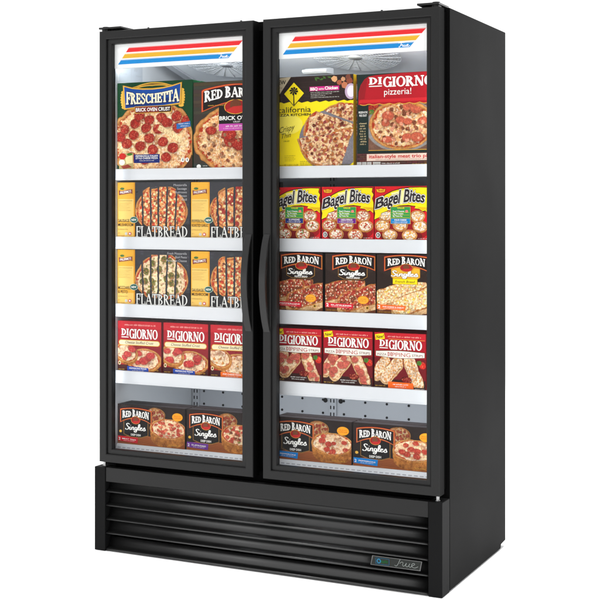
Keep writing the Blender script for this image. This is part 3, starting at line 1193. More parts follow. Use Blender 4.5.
def d_redbaron_big(c, w, h, v):
    q = (50, 40, 483, 580)
    a = Art(w, h, q)
    a.rect(50, 40, 483, 580, rgb(58, 50, 44), 1)
    rs = random.Random(2)
    for k in range(9):
        y = 44 + k * 22
        a.rect(50, y, 483, y + 19, tuple(x * (.75 + .5 * rs.random()) for x in rgb(66, 56, 48)), 2)
    a.rect(50, 548, 483, 580, rgb(52, 58, 54), 2)
    base = a
    p = Pic(a, 50, 200, 483, 575, .0014, 5)
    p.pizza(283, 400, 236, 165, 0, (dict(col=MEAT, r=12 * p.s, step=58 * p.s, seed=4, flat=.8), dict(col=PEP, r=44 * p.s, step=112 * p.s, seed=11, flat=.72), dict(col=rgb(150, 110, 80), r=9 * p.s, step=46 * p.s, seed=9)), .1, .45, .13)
    p.build('pizza_picture', c, 4)
    a = Art(w, h, q)
    a.poly([(190, 190), (376, 190), (376, 305), (190, 305)], BLACK, 5)
    a.rect(190, 305, 376, 348, rgb(196, 78, 170), 5)
    sans_text(a, 'BRICK OVEN', 194, 282, 372, 24, WH, 6, .02)
    sans_text(a, 'CRUST', 268, 299, 306, 10, WH, 6)
    greek(a, 228, 352, 316, 8, WH, 6, 3)
    greek(a, 214, 362, 331, 5, rgb(250, 220, 240), 6, 5)
    a.ell(80, 566, 12, 13, WH, 6)
    greek(a, 102, 130, 560, 5, WH, 6, 1)
    base.take(a)
    # name
    top = [(102, 105), (118, 92), (200, 74), (283, 66), (366, 74), (448, 92), (464, 105)]
    bot = [(464, 222), (366, 182), (283, 168), (200, 182), (102, 222)]
    for g_, col, L in ((7, RED, 7), (3, GOLD, 8), (1, RED, 9), (-3, BLACK, 10)):
        cx, cy = 283, 145
        a.poly([(x + g_ * (1 if x > cx else -1), y + g_ * (1 if y > cy else -1)) for x, y in curve(top, 4) + curve(bot, 4)], col, L)
    sz = [1.1, .96, .92, .5, 1.1, .98, .94, .96, 1.1]
    wp = lambda u_, v_: (112 + 300 * u_, 168 - 26 * (1 - (2 * u_ - 1) ** 2) - 62 * v_)
    serif_text(a, 'RED BARON', 0, 0, 0, 0, rgb(60, 10, 10), 11, .05, wp, .2, .09, sz)
    serif_text(a, 'RED BARON', 0, 0, 0, 0, WH, 12, .012, wp, .2, .09, sz)
    for s in (-1, 1):
        greek(a, 283 + (-150 if s < 0 else 60), 283 + (-60 if s < 0 else 150), 186, 6, GOLD, 12, 6)
    a.ell(283, 202, 62, 46, GOLD, 13)
    a.ell(283, 202, 58, 42, rgb(160, 28, 30), 14)
    a.ell(283, 190, 30, 34, rgb(110, 58, 34), 15)
    a.poly([(226, 226), (270, 200), (330, 196), (376, 176), (372, 206), (322, 236), (282, 246)], rgb(196, 44, 40), 16)
    a.build('logo', c)
    base.build('front_panel', c)


def d_california(c, w, h, v):
    q = (0, 38, 470, 575)
    a = Art(w, h, q)
    a.rect(0, 38, 470, 575, YEL, 1)
    a.ell(80, 320, 90, 60, rgb(254, 236, 90), 2)
    a.poly([(0, 38), (470, 38), (470, 190)] + [(470 - 18 * i, 186 + 4 * ((i * 7) % 3)) for i in range(1, 26)] + [(0, 182)], rgb(44, 30, 28), 2)
    rs = random.Random(8)
    for k in range(5):
        a.rect(0, 44 + k * 28, 470, 46 + k * 28, rgb(60, 42, 38), 3)
    for (x, y, r, col) in ((360, 62, 20, rgb(226, 170, 120)), (388, 84, 18, rgb(170, 90, 60)), (420, 100, 22, rgb(196, 120, 84)), (448, 76, 20, rgb(140, 70, 48)), (440, 52, 18, rgb(120, 66, 50)), (410, 66, 15, rgb(206, 150, 110))):
        a.poly([(x + r * math.cos(t * 1.05 + .3) * (.8 + .3 * rs.random()), y + r * math.sin(t * 1.05 + .3) * (.8 + .3 * rs.random())) for t in range(6)], col, 4)
    a.ell(455, 138, 34, 46, rgb(196, 170, 196), 4)
    a.ell(458, 138, 24, 34, rgb(240, 230, 240), 5)
    for (x, y, t) in ((262, 52, 20), (284, 60, -15), (300, 50, 40), (330, 50, 10), (250, 58, 60)):
        a.poly([(x - 14 * math.cos(R(t)), y - 14 * math.sin(R(t))), (x + 5 * math.sin(R(t)), y - 5), (x + 14 * math.cos(R(t)), y + 14 * math.sin(R(t))), (x - 5 * math.sin(R(t)), y + 6)], rgb(70, 110, 44), 4)
    a.poly([(0, 44), (100, 38), (30, 140), (0, 150)], rgb(206, 190, 160), 4)
    sans_text(a, 'NEW', 2, 80, 68, 24, BLACK, 5, .02, 0.0)
    greek(a, 4, 50, 96, 8, rgb(120, 100, 80), 5, 3)
    base = a
    p = Pic(a, 120, 200, 470, 575, .0014, 7)
    u, vv = p.local(340, 420, 195, 170, 0)
    pan = (1 - sstep(.97, 1, np.sqrt(u * u + vv * vv)))
    p.blend(pan, rgb(120, 116, 124))
    p.M = np.maximum(p.M, pan * (p.X > p.art.P(150, 0)[0]))
    tp = lambda s: (dict(col=rgb(176, 104, 54), r=15 * p.s, step=44 * p.s, seed=s, rim=.5), dict(col=rgb(150, 60, 60), r=9 * p.s, step=36 * p.s, seed=s + 3), dict(col=rgb(228, 190, 140), r=8 * p.s, step=30 * p.s, seed=s + 7), dict(col=rgb(96, 40, 22), r=10 * p.s, step=85 * p.s, seed=s + 9))

    def half(x0, y0, x1, y1):
        (ax, az), (bx, bz) = p.art.P(x0, y0), p.art.P(x1, y1)
        nx_, nz_ = -(bz - az), (bx - ax)
        L_ = math.hypot(nx_, nz_)
        d = ((p.X - ax) * nx_ + (p.Z - az) * nz_) / L_ + (p.n(.012, 77) - .5) * .004
        return sstep(-.0008, .0008, d)
    # upper left slice, upper right slice, pulled-out front slice
    p.pizza(400, 380, 230, 172, 0, tp(21), .25, .25, .06, clip=half(172, 394, 470, 372) * half(470, 328, 290, 262))
    p.pizza(420, 385, 210, 172, 0, tp(31), .25, .25, .06, clip=half(300, 245, 470, 318))
    p.pizza(440, 470, 160, 110, 0, tp(41), .25, .25, .06, clip=half(395, 575, 465, 380))
    p.pizza(322, 388, 188, 184, 0, tp(51), .25, .22, .07, clip=half(450, 372, 340, 575) * half(470, 372, 130, 408) if False else half(340, 575, 452, 372) * half(455, 374, 128, 404))
    p.build('pizza_picture', c, 4)
    a = Art(w, h, q)
    a.rect(212, 102, 388, 128, rgb(206, 30, 130), 5)
    sans_text(a, 'BBQ', 218, 124, 260, 17, WH, 6, .03)
    sans_text(a, 'WITH', 266, 123, 298, 10, WH, 6, .02)
    sans_text(a, 'Chicken', 304, 122, 380, 18, WH, 6, .03)
    for k in range(4):
        greek(a, 220, 388 - (k % 3) * 40, 134 + k * 10, 5, rgb(220, 214, 206), 6, k + 2)
    base.take(a)
    a.poly([(118, 66), (184, 138), (118, 214), (54, 138)], BLACK, 5)
    a.poly([(118, 72), (179, 138), (118, 208), (59, 138)], YEL, 6)
    a.poly([(115, 130), (120, 130), (122, 206), (115, 206)], BLACK, 7)
    for t in range(8):
        an = R(t * 45 + 12)
        a.poly([(118, 122), (118 + 24 * math.cos(an - .35), 122 + 22 * math.sin(an - .35)), (118 + 28 * math.cos(an), 124 + 26 * math.sin(an)), (118 + 20 * math.cos(an + .3), 122 + 20 * math.sin(an + .3))], BLACK, 8)
    sans_text(a, 'california', 22, 250, 220, 34, rgb(40, 34, 20), 7, 0.0)
    sans_text(a, 'PIZZA KITCHEN', 14, 271, 218, 14, rgb(30, 26, 18), 7, .02)
    a.cut('logo', c)
    sans_text(a, 'Crispy', 28, 366, 126, 34, rgb(60, 50, 16), 7, -.004, .3, warp=lambda u_, v_: (28 + 98 * u_, 372 - 22 * u_ - 34 * v_))
    sans_text(a, 'Thin', 40, 404, 104, 34, rgb(60, 50, 16), 7, -.004, .3, warp=lambda u_, v_: (38 + 66 * u_, 406 - 12 * u_ - 30 * v_))
    sans_text(a, 'CRUST', 56, 424, 92, 8, rgb(60, 50, 16), 7)
    for k in range(4):
        greek(a, 62, 130 - k % 2 * 12, 505 + k * 10, 3.5, rgb(120, 100, 10), 7, k)
    for k in range(3):
        greek(a, 156, 250, 540 + k * 10, 5, rgb(90, 76, 8), 7, k + 5)
    greek(a, 385, 456, 562, 8, rgb(120, 110, 20), 7, 9)
    greek(a, 34, 148, 558, 9, rgb(160, 140, 14), 7, 12)
    base.take(a)
    base.build('front_panel', c)


def digiorno_name(a, x0, x1, yb, cap, L, col=WH):
    """first two letters small and raised over a bar, the rest large"""
    k = .205
    xs = x0 + (x1 - x0) * k
    serif_text(a, 'DI', x0, yb - cap * .30, xs, cap * .72, col, L, .02, thick=.19, thin=.08)
    a.rect(x0, yb - cap * .16, xs - 1, yb - cap * .06, col, L)
    serif_text(a, 'GIORNO', xs + (x1 - x0) * .012, yb, x1, cap, col, L, .015, thick=.19, thin=.08)


def d_digiorno_big(c, w, h, v):
    q = (40, 48, 519, 578)
    a = Art(w, h, q)
    a.rect(40, 48, 519, 578, rgb(24, 40, 36), 1)
    rs = random.Random(4)
    a.rect(40, 506, 519, 578, rgb(62, 34, 30), 2)
    for r_ in range(6):
        for k in range(16):
            x = 40 + k * 32 + (16 if r_ % 2 else 0)
            a.rect(x, 508 + r_ * 12, min(x + 29, 519), 517 + r_ * 12, tuple(t * (.7 + .6 * rs.random()) for t in rgb(98, 56, 48)), 3)
    base = a
    p = Pic(a, 108, 215, 519, 490, .0014, 9)
    p.fill(rgb(116, 82, 66), .3, .03)
    u, vv = p.local(300, 352, 212, 142)
    p.blend(1 - sstep(.97, 1, np.sqrt(u * u + vv * vv)), rgb(140, 136, 134))
    p.spots(np.ones_like(p.X), [(*p.art.P(128, 245), 26 * p.s), (*p.art.P(150, 230), 20 * p.s)], rgb(170, 40, 24))
    p.spots(np.ones_like(p.X), [(*p.art.P(124, 268), 15 * p.s)], rgb(84, 130, 50))
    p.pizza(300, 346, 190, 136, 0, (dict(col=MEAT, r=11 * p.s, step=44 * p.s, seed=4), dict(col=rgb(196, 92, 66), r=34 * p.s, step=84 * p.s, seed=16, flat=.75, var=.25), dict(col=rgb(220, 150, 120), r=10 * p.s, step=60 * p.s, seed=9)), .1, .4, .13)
    p.build('pizza_picture', c, 4)
    a = Art(w, h, q)
    # red awning with a scalloped hem
    top = [(48, 222), (50, 150), (62, 110), (84, 78), (108, 62), (150, 56), (300, 50), (519, 48)]
    hem = [(519 - i * 11.5, 222 + 8 * abs(math.sin(i * .62))) for i in range(41)]
    a.poly(top + [(519, 222)] + hem, rgb(178, 20, 34), 6)
    a.poly([(58, 196), (519, 194), (519, 212), (52, 214)], rgb(206, 34, 44), 7)
    a.poly([(52, 150), (64, 112), (84, 82), (104, 66), (96, 110), (84, 190), (52, 195)], rgb(150, 20, 30), 7)
    a.strip([(x, y - 2) for x, y in hem], .0022, GOLD, 8)
    digiorno_name(a, 112, 484, 126, 56, 9)
    sans_text(a, 'pizzeria!', 200, 172, 356, 36, WH, 9, .0)
    a.cut('logo', c)
    # side column
    sans_text(a, 'PRESERVATIVE', 50, 274, 102, 12, WH, 6, .01)
    sans_text(a, 'FREE CRUST', 54, 292, 98, 12, WH, 6, .01)
    for k in range(9):
        greek(a, 54 + (k * 5) % 9, 98 - (k * 3) % 7, 328 + k * 15, 8, rgb(216, 196, 150), 6, k)
    a.rect(108, 488, 519, 491, GOLD, 6)
    a.rect(98, 510, 505, 550, rgb(232, 206, 190), 6)
    sans_text(a, 'italian-style meat trio pizza', 112, 534, 490, 20, rgb(196, 36, 36), 7, .02)
    greek(a, 150, 450, 541, 4, rgb(120, 60, 50), 7, 3)
    for (x0, x1) in ((40, 66), (70, 96), (100, 126), (134, 178)):
        a.rect(x0, 556, x1, 574, rgb(206, 204, 200), 6)
        greek(a, x0 + 3, x1 - 3, 560, 3, rgb(60, 60, 60), 7, x0)
        greek(a, x0 + 5, x1 - 5, 566, 4, rgb(60, 60, 60), 7, x1)
    greek(a, 186, 290, 562, 6, WH, 7, 8)
    greek(a, 360, 470, 568, 5, GOLD, 7, 9)
    base.take(a)
    base.build('front_panel', c)


def d_flatbread(c, w, h, v):
    q = (30, 38, 527, 410)
    a = Art(w, h, q)
    a.rect(30, 38, 527, 410, rgb(50, 50, 56), 1)
    rs = random.Random(v['seed'])
    for k in range(60):
        x, y = 160 + 360 * rs.random(), 44 + 260 * rs.random()
        a.ell(x, y, 4 + 12 * rs.random(), 2 + 6 * rs.random(), tuple(t * (1.1 + .5 * rs.random()) for t in rgb(54, 55, 62)), 2, 8)
    a.poly([(153, 300), (527, 320), (527, 410), (153, 410)], rgb(30, 28, 30), 3)
    a.rect(30, 38, 153, 410, rgb(238, 176, 50), 2)
    a.rect(36, 150, 146, 300, rgb(244, 204, 110), 3)
    a.rect(30, 330, 153, 410, rgb(240, 196, 98), 3)
    a.rect(144, 38, 153, 410, rgb(226, 152, 26), 4)
    base = a
    p = Pic(a, 150, 70, 522, 380, .0013, v['seed'])
    p.warm = np.array(v.get('warm', (.95, .66, .42)))
    cuts = [205, 262, 314, 372, 434]
    offs = v['offs']
    edges = [140] + cuts + [530]
    for i in range(6):
        lean = (i - 2.5) * 1.6
        x0, x1 = edges[i], edges[i + 1]
        dy = offs[i]
        Xm = (p.X + p.art.w / 2) / p.s + 30
        Ym = 410 - p.Z / p.s
        cl = sstep(x0 + 4, x0 + 7, Xm + (Ym - 220) * .03 * lean / 2 + (p.n(.01, 70 + i) - .5) * 4) * (1 - sstep(x1 - 6, x1 - 3, Xm + (Ym - 220) * .03 * (lean + 1.6) / 2 + (p.n(.01, 71 + i) - .5) * 4))
        tops = []
        for j, t in enumerate(v['tops']):
            t = dict(t)
            t['r'] *= p.s
            t['step'] *= p.s
            t['seed'] = v['seed'] + i * 5 + j
            tops.append(t)
        p.pizza(336, 222 + dy, 182, 138, 0, tops, v['white'], v['red'], .09, clip=cl)
    p.build('pizza_picture', c, 4)
    a = Art(w, h, q)
    # ribbon logo
    rib = rgb(128, 34, 26)
    a.ell(64, 80, 15, 8, rgb(70, 110, 50), 5, 12)
    a.poly([(38, 88), (60, 94), (100, 86), (138, 80), (140, 122), (128, 114), (90, 120), (56, 124), (40, 130)], GOLD, 6)
    a.poly([(41, 91), (60, 97), (100, 89), (135, 84), (136, 116), (126, 110), (90, 116), (56, 120), (43, 124)], rib, 7)
    sans_text(a, "PALERMO'S", 0, 0, 0, 0, WH, 8, .015, warp=lambda u_, v_: (50 + 78 * u_, 115 - 10 * u_ - 16 * v_))
    a.cut('logo', c)
    greek(a, 40, 134, 160, 4, rgb(60, 44, 24), 6, 1)
    for k in range(6):
        greek(a, 40, 130 - (k * 17) % 40, 176 + k * 10, 3, rgb(170, 120, 50), 6, k)
    dk = rgb(70, 52, 30)
    sans_text(a, v['t1'], 36, 306, 36 + v['w1'], 20, dk, 6, .004)
    sans_text(a, v['t2'], 36, 334, 36 + v['w2'], 20, dk, 6, .004)
    greek(a, 36, 104, 352, 5, rgb(130, 96, 44), 6, 3)
    a.ell(92, 384, 9, 10, rgb(206, 206, 196), 6)
    a.ell(118, 384, 11, 11, rgb(206, 60, 80), 6)
    a.ell(118, 384, 6, 6, WH, 7)
    greek(a, 36, 58, 376, 8, rgb(190, 140, 60), 6, 4)
    greek(a, 36, 84, 396, 5, rgb(190, 140, 60), 6, 5)
    base.take(a)
    # oval burst and the big word
    a.ell(147, 290, 28, 21, rgb(226, 236, 226), 7)
    a.ell(147, 290, 26, 19, rgb(20, 92, 80), 8)
    sans_text(a, 'NEW', 130, 297, 164, 14, WH, 9, .02)
    serif_text(a, 'FLATBREAD', 160, 405, 516, 72, rgb(20, 18, 18), 7, .05, thick=.15, thin=.07)
    serif_text(a, 'FLATBREAD', 160, 405, 516, 72, rgb(232, 232, 230), 8, .0, thick=.15, thin=.07)
    for k, (x0, wd) in enumerate(v['lines']):
        sans_text(a, wd, x0, 66 + k * 24, 508, 15, rgb(196, 196, 200), 7, -.006)
    a.build('lettering', c)
    base.build('front_panel', c)


def d_stuffed(c, w, h, v):
    q = (97, 38, 254, 215)
    a = Art(w, h, q)
    a.rect(97, 38, 254, 215, rgb(172, 18, 34), 1)
    a.poly([(97, 120), (254, 125), (254, 180), (97, 180)], rgb(140, 14, 28), 2)
    a.rect(97, 192, 254, 215, rgb(70, 24, 26), 2)
    a.rect(97, 38, 254, 64, rgb(196, 28, 42), 2)
    greek(a, 122, 236, 49, 5, rgb(246, 190, 180), 3, 4)
    base = a
    p = Pic(a, 97, 112, 254, 212, .0012, v['seed'])
    pr = (dict(col=rgb(196, 60, 60), r=15 * p.s, step=34 * p.s, seed=v['seed'], flat=.7, var=.2),) if v['pep'] else (dict(col=rgb(206, 140, 70), r=4 * p.s, step=22 * p.s, seed=4),)
    p.pizza(192, 172, 66, 36, 0, pr, .45, .3, .18, wall=6)
    p.pizza(128, 150, 44, 30, -14, pr, .45, .3, .2, wall=8)
    if v['pep']:
        p.spots(p.M, [(*p.art.P(150, 134), 17 * p.s), (*p.art.P(216, 156), 17 * p.s), (*p.art.P(190, 176), 18 * p.s)], rgb(190, 54, 56), flat=.7, var=.2)
    p.build('pizza_picture', c, 3)
    a = Art(w, h, q)
    digiorno_name(a, 111, 242, 98, 32, 5)
    label_pill(a, 101, 104, 250, 123, GOLD, 5, 9)
    label_pill(a, 103, 106, 248, 121, rgb(240, 226, 186), 6, 7.5)
    sans_text(a, 'Cheese Stuffed Crust', 124, 117, 228, 9, rgb(90, 60, 44), 7, .0, .25)
    a.cut('logo', c)
    col = rgb(30, 74, 176) if v['pep'] else rgb(240, 110, 30)
    a.poly([(132, 196), (208, 200), (210, 216), (132, 214)], col, 5)
    sans_text(a, 'PEPPERONI PIZZA' if v['pep'] else 'FIVE CHEESE PIZZA', 140, 206, 202, 5.5, WH, 6, .01)
    greek(a, 150, 194, 209, 2.5, WH, 6, 2)
    a.ell(104, 186, 5, 7, rgb(236, 222, 180), 5)
    a.ell(104, 186, 3, 4, rgb(120, 90, 40), 6)
    greek(a, 218, 246, 205, 3, GOLD, 5, 6)
    greek(a, 100, 122, 207, 3, GOLD, 5, 7)
    base.take(a)
    base.build('front_panel', c)


def d_bagel(c, w, h, v):
    q = (180, 82, 563, 487)
    a = Art(w, h, q)
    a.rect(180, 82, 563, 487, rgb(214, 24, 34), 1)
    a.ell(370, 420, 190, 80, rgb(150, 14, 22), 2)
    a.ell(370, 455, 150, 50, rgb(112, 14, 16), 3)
    base = a
    p = Pic(a, 180, 255, 563, 487, .0012, v['seed'])
    for i, (x, y) in enumerate(((262, 300), (485, 305), (365, 372), (237, 375), (505, 380), (290, 445), (430, 448))):
        p.seed = v['seed'] + i * 3
        p.pizza(x, y, 56, 40, 0, tuple(dict(col=cc, r=rr * p.s, step=ss * p.s, seed=i * 4 + k, flat=.8, rim=.8, var=.2) for k, (cc, rr, ss) in enumerate(v['tops'])), .75, .25, .20, wall=7)
    p.seed = v['seed']
    p.build('pizza_picture', c, 4)
    a = Art(w, h, q)
    band = [(180, 330), (186, 284), (180, 262), (196, 214), (222, 178), (262, 146), (310, 120), (370, 102), (430, 94), (500, 92), (556, 94), (551, 122), (563, 142), (553, 172), (563, 204), (562, 282),
            (540, 262), (522, 268), (498, 250), (466, 246), (474, 230), (420, 222), (360, 226), (310, 242), (262, 270), (230, 282), (214, 314)]
    a.poly([(x + (4 if x > 370 else -3), y + (5 if y > 200 else -5)) for x, y in band], rgb(34, 24, 20), 6)
    a.poly(band, YEL, 7)
    a.poly([(300, 132), (420, 104), (420, 210), (330, 222)], rgb(255, 244, 170), 8)
    a.poly([(478, 236), (498, 246), (522, 262), (540, 256), (560, 274), (562, 240)], rgb(226, 180, 10), 8)
    un = lambda u_: u_ * 1.5 if u_ < .11 else .165 + (u_ - .11) * .835 / .89
    wq = lambda u_, v_: (192 + 346 * u_ + 10 * (v_ - .5), 256 - 62 * math.sin(u_ * 1.75 + .08) + 26 * max(0, u_ - .7) - (76 + 20 * math.sin(math.pi * u_)) * v_)
    wp = lambda u_, v_: wq(un(u_), v_)
    sans_text(a, 'Bagel Bites', 0, 0, 0, 0, rgb(40, 30, 24), 9, .085, 0, wp)
    sans_text(a, 'Bagel Bites', 0, 0, 0, 0, WH, 10, .065, 0, wp)
    sans_text(a, 'Bagel Bites', 0, 0, 0, 0, rgb(44, 36, 40), 11, .026, 0, wp)
    a.cut('logo', c)
    a.poly([(190, 98), (204, 102), (226, 96), (248, 102), (262, 98), (256, 126), (226, 132), (198, 126)], rgb(160, 40, 10), 6)
    a.poly([(194, 102), (206, 106), (226, 100), (246, 106), (258, 102), (253, 123), (226, 128), (200, 123)], rgb(246, 186, 40), 7)
    sans_text(a, 'ORE', 204, 120, 224, 12, rgb(140, 30, 10), 8, .02)
    sans_text(a, 'IDA', 228, 120, 248, 12, rgb(140, 30, 10), 8, .02)
    a.cut('maker_mark', c)
    gr_ = rgb(44, 150, 74)
    a.rect(296, 234, 439, 364, GOLD, 12)
    a.rect(299, 237, 436, 322, gr_, 13)
    sans_text(a, 'VALUE', 344, 250, 396, 11, YEL, 14, .02)
    for k, t in enumerate(('Real Cheese', '7g Protein', '0g Trans Fat')):
        sans_text(a, t, 314, 274 + k * 18, 394 - k * 6, 12, WH, 14, .015)
        a.rect(304, 278 + k * 18, 430, 279.5 + k * 18, YEL, 14)
    a.ell(412, 269, 11, 10, rgb(236, 130, 130), 14, 12)
    a.rect(299, 324, 436, 361, v['col'], 13)
    sans_text(a, v['t1'], 326, 340, 410, 12, WH, 14, .02)
    greek(a, 312, 424, 345, 6, WH, 14, 3)
    greek(a, 324, 414, 354, 4, WH, 14, 4)
    if v['mark']:
        a.ell(206, 448, 16, 22, WH, 6)
        a.ell(206, 448, 12, 17, BLACK, 7)
        a.rect(202, 438, 209, 458, WH, 8)
    greek(a, 490, 556, 468, 6, WH, 6, 3)
    base.take(a)
    base.build('front_panel', c)


def d_french(c, w, h, v):
    q = (195, 62, 560, 525)
    a = Art(w, h, q)
    a.rect(195, 62, 560, 525, rgb(44, 30, 25), 1)
    a.ell(380, 120, 210, 120, rgb(52, 37, 31), 2)
    a.rect(195, 430, 560, 525, rgb(112, 58, 30), 2)
    for k in range(7):
        a.strip(curve([(195, 436 + k * 13), (300, 432 + k * 13 + (k * 7) % 5), (430, 440 + k * 13), (560, 434 + k * 13)]), .0012, rgb(86, 42, 22), 3)
    base = a
    p = Pic(a, 195, 270, 560, 518, .0012, v['seed'])
    tops = tuple(dict(col=cc, r=rr * p.s, step=ss * p.s, seed=v['seed'] + k, rim=.7, var=.3) for k, (cc, rr, ss) in enumerate(v['tops']))
    p.warm = np.array((1.0, .92, .74) if v['cheese'] else (.86, .58, .42))
    if v['cheese']:
        p.loaf(205, 400, 520, 300, 58, tops, .3, .0, 34)
        p.loaf(330, 478, 600, 360, 66, tops, .3, .0, 36)
    else:
        p.loaf(280, 318, 470, 282, 36, tops, .2, .6, 16)
        p.loaf(150, 382, 400, 316, 60, tops, .2, .6, 40)
        p.loaf(320, 452, 600, 352, 68, tops, .2, .6, 42)
    p.build('pizza_picture', c, 4)
    a = Art(w, h, q)
    if v['cheese']:
        a.poly([(296, 150), (500, 150), (500, 236), (482, 250), (314, 250), (296, 236)], rgb(180, 120, 30), 5)
        a.poly([(300, 150), (496, 150), (496, 233), (480, 246), (316, 246), (300, 233)], rgb(240, 184, 50), 6)
        a.rect(308, 246, 482, 290, rgb(196, 150, 20), 7)
        a.rect(311, 249, 479, 287, YEL, 8)
        sans_text(a, 'French Bread', 326, 278, 464, 18, rgb(70, 40, 20), 9, .0, .2)
    else:
        a.poly([(290, 150), (502, 150), (502, 240), (470, 262), (330, 262), (290, 240)], rgb(176, 128, 56), 5)
        a.poly([(293, 150), (499, 150), (499, 238), (468, 259), (332, 259), (293, 238)], rgb(40, 28, 24), 6)
        sans_text(a, 'FRENCH BREAD', 352, 256, 448, 14, WH, 8, .02)
    script_singles(a, 306, 236, 492, 50, .0062, rgb(120, 70, 24) if v['cheese'] else BLACK, 11)
    script_singles(a, 306, 235, 492, 50, .0042, WH, 12)
    arch_badge(a, 260, 552, 74, 180, 13)
    a.cut('logo', c)
    a.poly([(195, 448), (400, 454), (396, 490), (195, 484)], v['col'], 6)
    sans_text(a, '2', 204, 478, 220, 24, WH, 7, .03)
    sans_text(a, v['t1'], 0, 0, 0, 0, WH, 7, .015, warp=lambda u_, v_: (238 + 150 * u_, 470 + 4 * u_ - 10 * v_))
    greek(a, 244, 372, 476, 4, WH, 7, 3)
    if not v['cheese']:
        a.ell(472, 420, 40, 32, rgb(236, 150, 30), 6)
        a.ell(472, 420, 35, 27, rgb(250, 176, 50), 7)
        greek(a, 448, 498, 410, 6, rgb(190, 50, 20), 8, 1)
        greek(a, 444, 500, 424, 6, rgb(190, 50, 20), 8, 2)
        a.ell(502, 480, 12, 12, GOLD, 6)
        a.ell(502, 480, 8, 8, rgb(90, 60, 20), 7)
    greek(a, 206, 372, 504, 6, GOLD, 6, 5)
    base.take(a)
    base.build('front_panel', c)


def d_dipping(c, w, h, v):
    q = (187, 42, 375, 262)
    a = Art(w, h, q)
    a.rect(187, 42, 375, 262, rgb(168, 18, 34), 1)
    a.rect(187, 42, 375, 70, rgb(196, 30, 44), 2)
    a.rect(187, 140, 375, 262, rgb(112, 18, 26), 2)
    a.rect(187, 225, 375, 262, rgb(54, 26, 24), 3)
    a.strip([(240, 66), (372, 68)], .0012, GOLD, 3)
    greek(a, 236, 360, 54, 5, rgb(246, 190, 180), 3, 4)
    base = a
    p = Pic(a, 187, 138, 375, 252, .0012, v['seed'])
    tops = (dict(col=rgb(196, 92, 80), r=13 * p.s, step=25 * p.s, seed=v['seed'], flat=.85, var=.2, rim=.75),) if v['pep'] else (dict(col=rgb(222, 160, 90), r=3 * p.s, step=10 * p.s, seed=3, rim=.8),)
    wv = .35 if v['pep'] else .6
    p.loaf(190, 214, 232, 142, 20, tops, wv, .3 if v['pep'] else .03, 8)
    p.loaf(222, 224, 280, 150, 22, tops, wv, .3 if v['pep'] else .03, 8)
    p.loaf(312, 142, 352, 246, 22, tops, wv, .3 if v['pep'] else .03, 8)
    p.spots(np.ones_like(p.X), [(*p.art.P(306, 224), 20 * p.s)], rgb(120, 24, 20), flat=.55)
    u, vv = p.local(306, 224, 21, 12)
    p.M = np.maximum(p.M, (u * u + vv * vv < 1).astype(float))
    p.spots(np.ones_like(p.X), [(*p.art.P(364, 165), 14 * p.s)], rgb(206, 40, 30))
    u, vv = p.local(364, 165, 13, 13)
    p.M = np.maximum(p.M, (u * u + vv * vv < 1).astype(float))
    p.build('pizza_picture', c, 4)
    a = Art(w, h, q)
    for k in range(5):
        a.ell(352 + 5 * math.cos(k * 1.3), 156 + 6 * math.sin(k * 1.3), 5, 4, rgb(80, 130, 50), 5, 8)
    digiorno_name(a, 206, 362, 106, 35, 5)
    a.poly([(189, 50), (222, 44), (226, 66), (192, 72)], YEL, 6)
    sans_text(a, 'New!', 0, 0, 0, 0, rgb(70, 30, 20), 7, .015, .2, warp=lambda u_, v_: (194 + 28 * u_, 67 - 5 * u_ - 13 * v_))
    pil = lambda g: curve([(193 - g, 116 - g), (280, 112 - g), (371 + g, 116 - g)], 5) + curve([(371 + g, 134 + g), (280, 140 + g), (193 - g, 134 + g)], 5)
    a.poly(pil(2), rgb(110, 70, 50), 5)
    a.poly(pil(0), rgb(246, 240, 230), 6)
    sans_text(a, 'PIZZA', 198, 132, 232, 9, rgb(110, 70, 60), 7, .005)
    serif_text(a, 'DI', 236, 134, 252, 16, rgb(176, 24, 34), 7, thick=.19, thin=.08)
    sans_text(a, 'PPING', 253, 134, 320, 15, rgb(176, 24, 34), 7, -.005)
    sans_text(a, 'STRIPS', 326, 132, 366, 9, rgb(110, 70, 60), 7, .005)
    a.cut('logo', c)
    if v['pep']:
        greek(a, 254, 318, 238, 4, WH, 6, 2)
        greek(a, 258, 312, 246, 4, WH, 6, 3)
    else:
        a.poly([(238, 234), (330, 236), (332, 262), (238, 262)], rgb(244, 104, 28), 6)
        greek(a, 256, 314, 241, 5, WH, 7, 2)
        greek(a, 264, 306, 250, 4, WH, 7, 3)
    greek(a, 190, 232, 250, 4, GOLD, 5, 6)
    greek(a, 336, 372, 256, 3, WH, 5, 7)
    base.take(a)
    base.build('front_panel', c)


